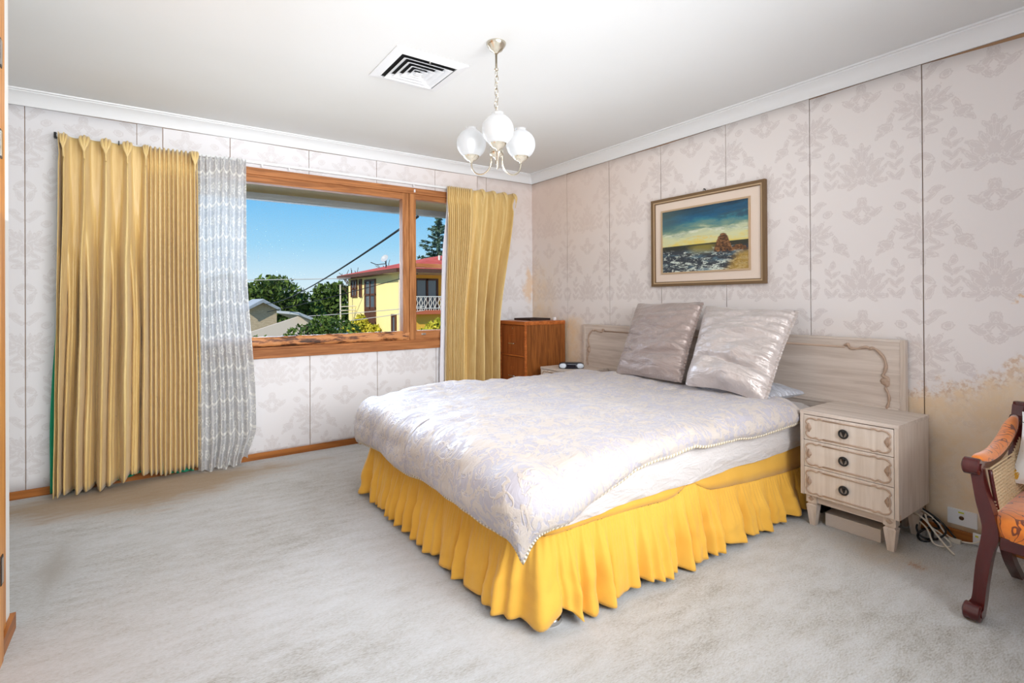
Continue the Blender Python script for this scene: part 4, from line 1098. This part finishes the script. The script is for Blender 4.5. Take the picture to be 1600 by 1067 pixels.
for sg in (1, -1):
    my = (lambda y: y) if sg == 1 else (lambda y: 2*YC-y)
    lg = obj('front_leg', MB().prism([(my(a), b) for a, b in so+si], YZ, -.802, -.750), M_MAH, ac)
    for nm, xx, zz, r in (('arm_scroll', -.806, .596, .032), ('foot_scroll', -.812, .034, .033)):
        ya, yb = my(-3.852), my(-3.904)
        sc_ = obj(nm, MB().lathe([(r*.85, -.026), (r, -.022), (r, .022), (r*.85, .026)], (xx, (ya+yb)/2, zz), 22, ax_), M_MAH, lg, smooth=True, angle=40)
        obj('scroll_boss', MB().lathe([(r*.45, -.030), (r*.45, .030)], (xx, (ya+yb)/2, zz), 14, ax_), M_MAH, lg, smooth=True, angle=40)
    # rear leg
    cl_ = spline([(-.53, 0, .335), (-.47, 0, .235), (-.39, 0, .125), (-.30, 0, .045), (-.245, 0, .0)], 5)
    L_ = [(q.x-.024, q.z) for q in cl_]; R_ = [(q.x+.028, q.z) for q in cl_][::-1]
    ya, yb = sorted((my(-3.882), my(-3.918))); obj('rear_leg', MB().prism(L_+R_, XZ, ya, yb), M_MAH, ac)
    # seat side rail, arm rail, stile
    ya, yb = sorted((my(-3.905), my(-3.945))); obj('side_rail', MB().box(-.76, -.16, ya, yb, .300, .350, .004), M_MAH, ac)
    arm = spline([(-.80, 0, .606), (-.66, 0, .586), (-.50, 0, .592), (-.34, 0, .630), (-.17, 0, .700)], 6)
    ya, yb = sorted((my(-3.862), my(-3.902))); obj('arm_rail', MB().prism([(q.x, q.z-.016) for q in arm]+[(q.x, q.z+.010) for q in arm][::-1], XZ, ya, yb), M_MAH, ac)
    mb = MB(); m_ = len(arm)-2
    def pad(i, j):
        q = arm[1+round(i*(m_-1))]; a = 2*PI*j; e = min(1, 6*i+.25, 6*(1-i)+.25)**.5
        c, s = math.cos(a), math.sin(a)
        return (q.x, my(-3.882)+.027*e*c, q.z+.014+(.026 if s > 0 else .008)*e*s)
    mb.grid(m_, 17, pad); mb.f += [tuple(j*m_ for j in range(16)), tuple(j*m_+m_-1 for j in range(16))]
    obj('arm_pad', mb, M_VEL, ac, smooth=True)
    st_ = spline([(-.30, 0, .30), (-.235, 0, .45), (-.185, 0, .60), (-.150, 0, .70), (-.128, 0, .755)], 5)
    ya, yb = sorted((my(-3.866), my(-3.905))); obj('back_stile', MB().prism([(q.x-.026, q.z) for q in st_]+[(q.x+.026, q.z) for q in st_][::-1], XZ, ya, yb), M_MAH, ac)
    # cane panel: woven strands in a moulded frame
    mb = MB(); yy = lambda z: my(-3.915+(.595-z)*-.12)
    for k in range(19):
        x = -.735+k*.026; zt = .575 if x < -.45 else .575+(x+.45)*.3
        xb = max(x, -.70); mb.tube([(x, yy(.40), .40), (x, yy(zt), zt)], .0028, 5)
    for k in range(15):
        z = .41+k*.0165*.75; mb.tube([(-.745, yy(z), z+.0), (-.25, yy(z), z)], .0032, 5)
    o_ = obj('cane_panel', mb, M_CANE, ac); o_['kind'] = 'stuff'
    fr2 = spline([(-.745, yy(.58), .578), (-.742, yy(.5), .50), (-.735, yy(.43), .43)], 4)
    obj('panel_bead', MB().tube(fr2, .007, 8), M_MAH, ac, smooth=True)
obj('front_rail', MB().box(-.800, -.755, 2*YC+3.955, -3.955, .298, .346, .004), M_MAH, ac)
obj('rear_rail', MB().box(-.30, -.25, 2*YC+3.905, -3.905, .30, .35, .004), M_MAH, ac)
obj('crest_rail', MB().box(-.155, -.115, 2*YC+3.866, -3.866, .69, .77, .012), M_MAH, ac)
mb = MB()
def seat_fn(i, j):
    a = 2*PI*i; t = j; c, s = math.cos(a), math.sin(a); q = (abs(c)**6+abs(s)**6)**(-1/6)
    r = [1.0, 1.0, 1.02, 1.02, .99, .93, .80, .55, .28, .02][round(t*9)]; z = [.342, .350, .365, .390, .408, .420, .430, .437, .440, .441][round(t*9)]
    return (-.535+.272*r*c*q, YC+.262*r*s*q, z)
mb.grid(64, 10, seat_fn, wrapu=True); obj('seat', mb, M_VEL, ac, smooth=True)
mb = MB()
def back_fn(i, j):
    y = YC+.262*(i*2-1); z = .44+.26*j; x = -.245+.105*j
    return (x-.035*max(0, (1-(i*2-1)**4)*(1-(j*2-1)**4))**.5, y, z)
mb.grid(24, 16, back_fn); obj('back_pad', mb, M_VEL, ac, smooth=True, solid=.02)
def cushion():
    TL, TR, BR, BL = Vector((-.265, -3.925, .735)), Vector((-.265, -4.36, .735)), Vector((-.415, -4.37, .452)), Vector((-.415, -3.905, .452)); n = (TR-TL).cross(BL-TL).normalized()
    if n.x > 0: n = -n
    mb = MB()
    for side in (1, -1):
        def fn(i, j):
            s, t = i*2-1, j*2-1; a = (s*(1-.07*(1-t*t))+1)/2; b = (t*(1-.07*(1-s*s))+1)/2
            h = .065*max(0, (1-abs(s)**2.4)*(1-abs(t)**2.4))**.55
            return TL.lerp(TR, a).lerp(BL.lerp(BR, a), b)+n*side*h+n*.03
        mb.grid(30, 30, fn)
    tag(obj('scatter_cushion', mb, M_FLO, origin=(-.41, -4.14, .44), smooth=True), 'white scatter cushion with yellow floral print on the armchair', 'cushion')
cushion()

# ================================================================== outside
M_GRASS = M('lawn', (96, 110, 60), .95); M_GRASS.set('Base Color', M_GRASS.mix(M_GRASS.noise(M_GRASS.coord('World'), .6, 4), (70, 88, 44), (140, 132, 92)))
struct(obj('ground', MB().box(-60, 90, .3, 140, -3.3, -3.2), M_GRASS.m))
M_YWALL = M('yellow_render', (250, 224, 140), .85); M_YWALL.set('Base Color', M_YWALL.mix(M_YWALL.noise(M_YWALL.coord('World'), .8, 3), (246, 222, 148), (252, 232, 166)))
M_OWALL = plain('orange_render', (246, 186, 70), .85); M_BROWN = plain('brown_joinery', (92, 56, 38), .6); M_DKGLASS = plain('dark_pane', (96, 108, 118), .08, Specular_IOR_Level=.8)
M_CREAMR = plain('cream_soffit', (226, 208, 170), .8); M_WIRE = plain('white_iron', (226, 220, 210), .5)
kt = M('red_roof_tiles', (196, 72, 62), .8); vv = kt.coord('World'); kt.set('Base Color', kt.mix(kt.noise(vv, 2.2, 4), (186, 66, 50), (222, 104, 84))); kt.bump(kt.noise(kt.mapping(vv, scale=(3, 3, 9)), 2.2, 2), .5, .05); M_ROOF = kt.m
nb = thing('neighbour_house', 'two-storey yellow house with red roof and balcony seen through the window', 'house', (9, 19.5, -3.2))
FX = 5.35
obj('wall', MB().box(FX, 13, 16.2, 16.32, -3.2, -.35), M_OWALL, nb)
obj('wall', MB().box(FX, FX+.2, 16.2, 23.55, -3.2, 2.46), M_YWALL, nb)
obj('wall', MB().box(FX+.2, 13, 23.35, 23.55, -3.2, 2.46), M_YWALL, nb)
obj('balcony_wall', MB().box(FX+.2, 13, 17.4, 17.55, .72, 2.46), M_OWALL, nb)
ow = MB().box(FX+.2, 13, 16.2, 16.4, -.4, .66); obj('porch_wall', ow, M_OWALL, nb)
bs = obj('balcony', MB().box(FX+.2, 12, 15.9, 17.4, .66, .82), plain('terracotta_edge', (196, 104, 70), .8), nb)
bl = MB()
obj('balcony_rail', MB().box(FX+.25, 12, 15.93, 15.97, 1.40, 1.44), M_WIRE, bs); obj('balcony_rail', MB().box(FX+.25, 12, 15.93, 15.97, .90, .93), M_WIRE, bs)
for k in range(34):
    x = FX+.35+k*.11; c = .035*(1 if k % 2 else -1)
    obj('baluster', MB().tube([(x, 15.95, .82), (x+c, 15.95, .98), (x-c*.6, 15.95, 1.15), (x+c, 15.95, 1.30), (x, 15.95, 1.42)], .016, 5), M_WIRE, bs)
fd = obj('french_door', MB().frame((6.45, .82), (7.62, 2.27), .09, XZ, 17.34, 17.42), M_BROWN, nb)
obj('door_mullion', MB().box(7.0, 7.1, 17.34, 17.42, .82, 2.27), M_BROWN, fd)
for a, b in ((6.54, 7.0), (7.1, 7.53)): obj('pane', MB().box(a, b, 17.38, 17.40, .9, 2.18), M_DKGLASS, fd)
def side_window(y0, y1, z0, z1, bars=(), vbar=True):
    w = obj('window', MB().frame((y0, z0), (y1, z1), .10, YZ, FX-.07, FX+.02), M_BROWN, nb)
    obj('pane', MB().box(FX-.02, FX-.005, y0+.05, y1-.05, z0+.05, z1-.05), M_DKGLASS, w)
    if vbar: obj('window_bar', MB().box(FX-.06, FX, (y0+y1)/2-.05, (y0+y1)/2+.05, z0, z1), M_BROWN, w)
    for z in bars: obj('window_bar', MB().box(FX-.06, FX, y0, y1, z-.05, z+.05), M_BROWN, w)
    return w
side_window(22.05, 23.0, 1.44, 2.36, (1.9,)); side_window(21.34, 21.70, 1.44, 2.36, vbar=False)
tw = side_window(19.36, 20.85, -1.6, 2.30, (1.55, .9, .2, -.2)); obj('spandrel', MB().box(FX-.05, FX, 19.4, 20.8, .25, .85), M_BROWN, tw)
side_window(16.85, 17.35, -.2, .66, vbar=False)
for a, z in ((-.0, 0),): obj('downpipe', MB().tube([(FX-.08, 16.34, 2.4), (FX-.08, 16.34, -3)], .05, 6), M_CREAMR, nb)
E0, E1, G0, G1 = FX-.42, 13.4, 15.65, 24.0
rf = obj('roof', MB().add([(E0, G0, 2.62), (E1, G0, 2.62), (E1, G1, 2.62), (E0, G1, 2.62), (9.15, 18.6, 3.62), (9.15, 21.8, 3.62), (E0, G0, 2.50), (E1, G0, 2.50), (E1, G1, 2.50), (E0, G1, 2.50)], [(0, 1, 4), (1, 2, 5, 4), (2, 3, 5), (3, 0, 4, 5), (0, 6, 7, 1), (1, 7, 8, 2), (2, 8, 9, 3), (3, 9, 6, 0), (6, 9, 8, 7)]), M_ROOF, nb)
gu = MB().box(E0-.08, E0+.02, G0, G1, 2.44, 2.60).box(E0, E1, G0-.08, G0+.02, 2.44, 2.60); obj('gutter', gu, M_BROWN, rf)
obj('eave_lining', MB().box(E0+.02, E1, G0+.02, 17.4, 2.43, 2.47), M_CREAMR, rf); obj('eave_lining', MB().box(E0+.02, FX, 17.4, G1, 2.43, 2.47), M_BROWN, rf)
obj('vent_pipe', MB().tube([(7.6, 17.2, 3.0), (7.6, 17.2, 3.35)], .05, 8), M_WIRE, rf)
obj('gable_barge', MB().prism([(6.9, 2.62), (9.2, 3.32), (9.2, 3.18), (6.9, 2.50)], XZ, 15.50, 15.62), M_BROWN, rf)
dish = thing('satellite_dish', 'grey satellite dish on the red roof', 'satellite dish', (5.9, 19.5, 2.82))
obj('mast', MB().tube([(5.9, 19.5, 2.70), (5.9, 19.5, 3.25)], .025, 6), M_BLACK, dish)
obj('reflector', MB().lathe([(.02, 0), (.10, .02), (.19, .06), (.20, .06), (.10, .012), (.02, -.008)], (5.86, 19.5, 3.28), 20, Matrix.Rotation(-1.0, 3, 'Y') @ Matrix.Rotation(.5, 3, 'X'), cap=False), plain('dish_grey', (176, 180, 182), .5), dish, smooth=True)
obj('feed_arm', MB().tube([(5.9, 19.5, 3.05), (5.55, 19.8, 3.0), (5.3, 19.95, 3.12)], .02, 6), M_BLACK, dish)

# small gabled outbuilding and low grey roofs
kb2 = M('cream_brick', (204, 188, 160), .9); nbk = kb2.node('ShaderNodeTexBrick'); nbk.inputs['Scale'].default_value = 6.0
xx_, yy_, zz_ = kb2.sep(kb2.coord('World')); kb2.link(kb2.comb(xx_*1.0, zz_*1.0, 0.0), nbk.inputs[0])
nbk.inputs['Color1'].default_value = srgb(206, 188, 158); nbk.inputs['Color2'].default_value = srgb(190, 170, 140); nbk.inputs['Mortar'].default_value = srgb(150, 140, 126); kb2.link(nbk.outputs[0], kb2.b.inputs['Base Color'])
M_IRON = plain('grey_iron_roof', (176, 182, 186), .6)
gs = thing('garden_shed', 'cream brick gable shed with pale grey roof below the lace edge', 'shed', (.77, 22.5, -3.2))
gx0, gx1, gxm, gz0, gz1, gy0, gy1 = .02, 1.52, .77, .86, 1.40, 21.4, 24.5
obj('wall', MB().prism([(gx0+.1, -3.2), (gx1-.12, -3.2), (gx1-.12, gz0), (gxm, gz1-.10), (gx0+.1, gz0)], XZ, gy0+.3, gy0+.45), kb2.m, gs)
obj('roof', MB().prism([(gx0, gz0), (gxm, gz1-.12), (gx1, gz0), (gx1, gz0+.07), (gxm, gz1-.03), (gx0, gz0+.07)], XZ, gy0, gy1), M_IRON, gs)
obj('fascia', MB().prism([(gx0, gz0-.06), (gxm, gz1-.20), (gx1, gz0-.06), (gx1, gz0+.04), (gxm, gz1-.06), (gx0, gz0+.04)], XZ, gy0-.03, gy0), plain('grey_fascia', (150, 158, 166), .6), gs)
cp = thing('carport', 'low grey sloping carport roof between shed and yellow house', 'carport', (1.8, 16.5, -3.2))
obj('roof', MB().prism([(.9, .86), (3.6, -.35), (3.6, -.43), (.9, .76)], XZ, 15.0, 19.0), M_IRON, cp)
obj('wall', MB().prism([(-1.2, -3.2), (3.2, -3.2), (3.2, -.38), (.95, .70), (-1.2, .0)], XZ, 15.3, 15.45), plain('pale_wall', (222, 206, 188), .8), cp)
for x in (1.0, 3.3): obj('post', MB().box(x-.05, x+.05, 15.05, 15.15, -3.2, -.3), M_WIRE, cp)

# vegetation
def leaf_mat(name, a, b):
    k = M(name, a, .7); v = k.coord('World'); n = k.noise(v, 3.0, 3); k.set('Base Color', k.mix(n.step(.3, .7), a, b)); k.set('Specular IOR Level', .2); return k.m
M_LEAF = leaf_mat('dark_leaves', (44, 66, 26), (104, 128, 52)); M_LEAF2 = leaf_mat('olive_leaves', (66, 88, 36), (128, 146, 66)); M_LEAFY = leaf_mat('yellow_leaves', (150, 150, 40), (214, 200, 70)); M_CONIFER = leaf_mat('conifer_needles', (52, 78, 62), (96, 120, 98)); M_BARK = plain('bark', (84, 66, 50), .9)
def tree(name, label, c, blobs, n, leaf, mat, seed, trunk=True, ground=-3.2, cat='tree', group=None):
    rnd = random.Random(seed); t = thing(name, label, cat, (c[0], c[1], ground), group)
    mb = MB()
    for k in range(n):
        bx, by, bz, br = rnd.choices(blobs, [q[3]**2 for q in blobs])[0]
        d = Vector((rnd.gauss(0, 1), rnd.gauss(0, 1), rnd.gauss(0, 1))).normalized()*br*(rnd.random()**.35)
        q = Vector((c[0]+bx, c[1]+by, bz))+Vector((d.x, d.y, d.z*.85))
        a = Vector((rnd.gauss(0, 1), rnd.gauss(0, 1), rnd.gauss(0, .7))).normalized(); b = a.orthogonal().normalized(); b.rotate(Matrix.Rotation(rnd.random()*6, 3, a)); L = leaf*(.6+.8*rnd.random()); b2 = a.cross(b)
        mb.add([q-b*L, q+b2*L*.45+a*L*.15, q+b*L, q-b2*L*.45+a*L*.15], [(0, 1, 2, 3)])
    o = obj('foliage', mb, mat, t, fix=False); o['kind'] = 'stuff'
    if trunk:
        top = max(q[2] for q in blobs); mb = MB().tube([(c[0], c[1], ground), (c[0]+.1, c[1], (ground+top)/2), (c[0], c[1], top)], [.22, .16, .05], 7)
        for q in blobs[:6]: mb.tube([(c[0], c[1], (ground+top)/2), (c[0]+q[0]*.6, c[1]+q[1]*.6, (ground+q[2])/2+.9), (c[0]+q[0], c[1]+q[1], q[2])], [.1, .07, .03], 5)
        obj('trunk', mb, M_BARK, t)
    return t
G = 'trees beyond the neighbouring yards'
tree('leafy_tree', 'large dark green tree left of the window view behind the shed', (2.4, 27.5), [(0, 0, 1.3, 1.7), (-1.6, 0, 1.2, 1.4), (1.4, .5, .6, 1.5), (-.5, -.5, 2.0, .9), (.3, 0, -.6, 1.8), (-2.6, 0, .4, 1.5)], 5200, .17, M_LEAF, 1, group=G)
tree('leafy_tree', 'rounded dark green tree in the middle of the window view', (7.0, 31.5), [(0, 0, .6, 1.6), (-.6, 0, 1.6, 1.1), (1.2, 0, -.2, 1.5), (-1.6, 0, -.2, 1.4), (.2, 0, 2.0, .7)], 4600, .17, M_LEAF, 2, group=G)
tree('leafy_tree', 'low dark tree touching the corner of the yellow house', (8.3, 30.0), [(0, 0, -.2, 1.5), (.9, 0, .1, 1.1), (-1.0, 0, -.6, 1.3)], 3200, .16, M_LEAF, 3, group=G)
tree('leafy_tree', 'pale olive tree rising at the left edge of the pane', (0.2, 30.0), [(0, 0, 1.5, 1.6), (-1.6, 0, 1.0, 1.5), (1.1, 0, 1.2, 1.1)], 3000, .17, M_LEAF2, 4, group=G)
tree('garden_shrub', 'spreading dark shrub in front of the cream shed', (.35, 11.6), [(0, 0, -.05, .75), (.9, 0, .1, .75), (-.9, 0, -.35, .7), (1.2, .3, -.4, .7), (.5, .2, .5, .4)], 2400, .085, M_LEAF, 5, cat='shrub')
tree('garden_shrub', 'bright green shrub at the lower left corner of the pane', (-1.15, 10.2), [(0, 0, -.05, .5), (-.5, 0, .05, .5), (.3, 0, -.3, .5)], 1200, .075, M_LEAF2, 6, cat='shrub')
tree('garden_shrub', 'yellow-green bush growing at the corner of the yellow house', (4.55, 19.4), [(0, 0, -.05, .55), (.45, -.4, -.3, .55), (-.45, .3, -.3, .5), (.1, 0, .35, .3)], 2000, .10, M_LEAFY, 7, cat='shrub')
tree('garden_shrub', 'yellow-green shrub in front of the balcony wall', (5.55, 13.6), [(0, 0, .15, .38), (.55, .1, .1, .32), (-.35, 0, -.1, .4), (.2, 0, .45, .18)], 1500, .08, M_LEAFY, 8, cat='shrub')
def conifer(label, c, z0, z1, r, seed):
    rnd = random.Random(seed); t = thing('conifer', label, 'tree', (c[0], c[1], -3.2), G); mb = MB()
    for k in range(26):
        f = k/25; z = z0+(z1-z0)*f; L = r*(1-f)**.8*(.7+.5*rnd.random())+.15; a = rnd.random()*2*PI
        for s in range(int(40*L)+6):
            u = rnd.random(); q = Vector((c[0]+math.cos(a)*L*u, c[1]+math.sin(a)*L*u, z+.25*u+rnd.gauss(0, .07)))
            d = Vector((rnd.gauss(0, 1), rnd.gauss(0, 1), rnd.gauss(0, .4))).normalized()*.2; e = d.orthogonal().normalized()*.07
            mb.add([q-d, q+e, q+d, q-e], [(0, 1, 2, 3)])
        for b in (1,): a2 = a+PI+rnd.gauss(0, .5)
        for s in range(int(40*L)+6):
            u = rnd.random(); q = Vector((c[0]+math.cos(a2)*L*u, c[1]+math.sin(a2)*L*u, z+.2*u+rnd.gauss(0, .07)))
            d = Vector((rnd.gauss(0, 1), rnd.gauss(0, 1), rnd.gauss(0, .4))).normalized()*.2; e = d.orthogonal().normalized()*.07
            mb.add([q-d, q+e, q+d, q-e], [(0, 1, 2, 3)])
    o = obj('foliage', mb, M_CONIFER, t, fix=False); o['kind'] = 'stuff'
    obj('trunk', MB().tube([(c[0], c[1], -3.2), (c[0], c[1], z1)], [.3, .05], 7), M_BARK, t)
conifer('tall tiered conifer rising behind the red roof', (17.2, 36.2), 3.4, 8.6, 2.6, 3)
def bare(label, c, h, seed):
    rnd = random.Random(seed); t = thing('bare_tree', label, 'tree', (c[0], c[1], -3.2), G); mb = MB()
    def br(p, d, L, r, n):
        q = p+d*L; mb.tube([p, p.lerp(q, .5)+Vector((rnd.gauss(0, .06), rnd.gauss(0, .06), 0))*L, q], [r, r*.85, r*.65], 5)
        if n:
            for k in range(3):
                e = (d+Vector((rnd.gauss(0, .5), rnd.gauss(0, .5), rnd.gauss(.1, .3)))).normalized(); br(p.lerp(q, .6+.4*rnd.random()), e, L*.66, r*.6, n-1)
    br(Vector((c[0], c[1], -3.2)), Vector((.05, 0, 1)), h*.5, .20, 4); obj('branches', mb, M_BARK, t)
bare('leafless tree showing above the left end of the red roof', (8.5, 30.6), 6.3, 4); bare('leafless tree with thin twigs behind the red roof', (10.2, 32.0), 6.8, 9)
M_CABLE = plain('black_cable', (24, 26, 30), .6); M_GCABLE = plain('grey_wire', (178, 176, 172), .6)
def wire(name, label, a, b, sag, r, mat):
    a, b = Vector(a), Vector(b); pts = [a.lerp(b, k/24)-Vector((0, 0, sag*4*(k/24)*(1-k/24))) for k in range(25)]
    tag(obj(name, MB().tube(pts, r, 6), mat, origin=tuple(a), smooth=True), label, 'wire', 'wires outside the window')
wire('service_cable', 'thick black service cable slanting across the sky', (-1.05, .66, 2.16), (2.1, 34.0, 1.35), .55, .013, M_CABLE)
wire('overhead_wire', 'pale wire running level in front of the trees', (-6, 25.5, 2.16), (4.5, 20.5, 2.35), .02, .022, M_GCABLE)
wire('overhead_wire', 'dark wire crossing the yellow wall below the eave', (3.9, 11.5, 2.15), (.2, 17.0, .85), .05, .014, M_CABLE)
wire('overhead_wire', 'pale wire crossing the yellow wall at mid height', (4.2, 11.6, 1.05), (1.5, 17.0, .65), .03, .014, M_GCABLE)
wire('overhead_wire', 'lowest pale wire passing the yellow bush', (4.2, 11.6, .92), (.9, 16.5, .25), .03, .014, M_GCABLE)
ap = thing('antenna_pole', 'slim pale antenna pole at the left corner of the yellow house', 'pole', (4.6, 22.5, -3.2))
obj('mast', MB().tube([(4.6, 22.5, -3.2), (4.6, 22.5, 2.1)], .04, 6), M_WIRE, ap)
for z in (.75, .95): obj('crossbar', MB().tube([(4.55, 22.3, z), (5.3, 22.3, z+.04)], .03, 6), M_WIRE, ap)
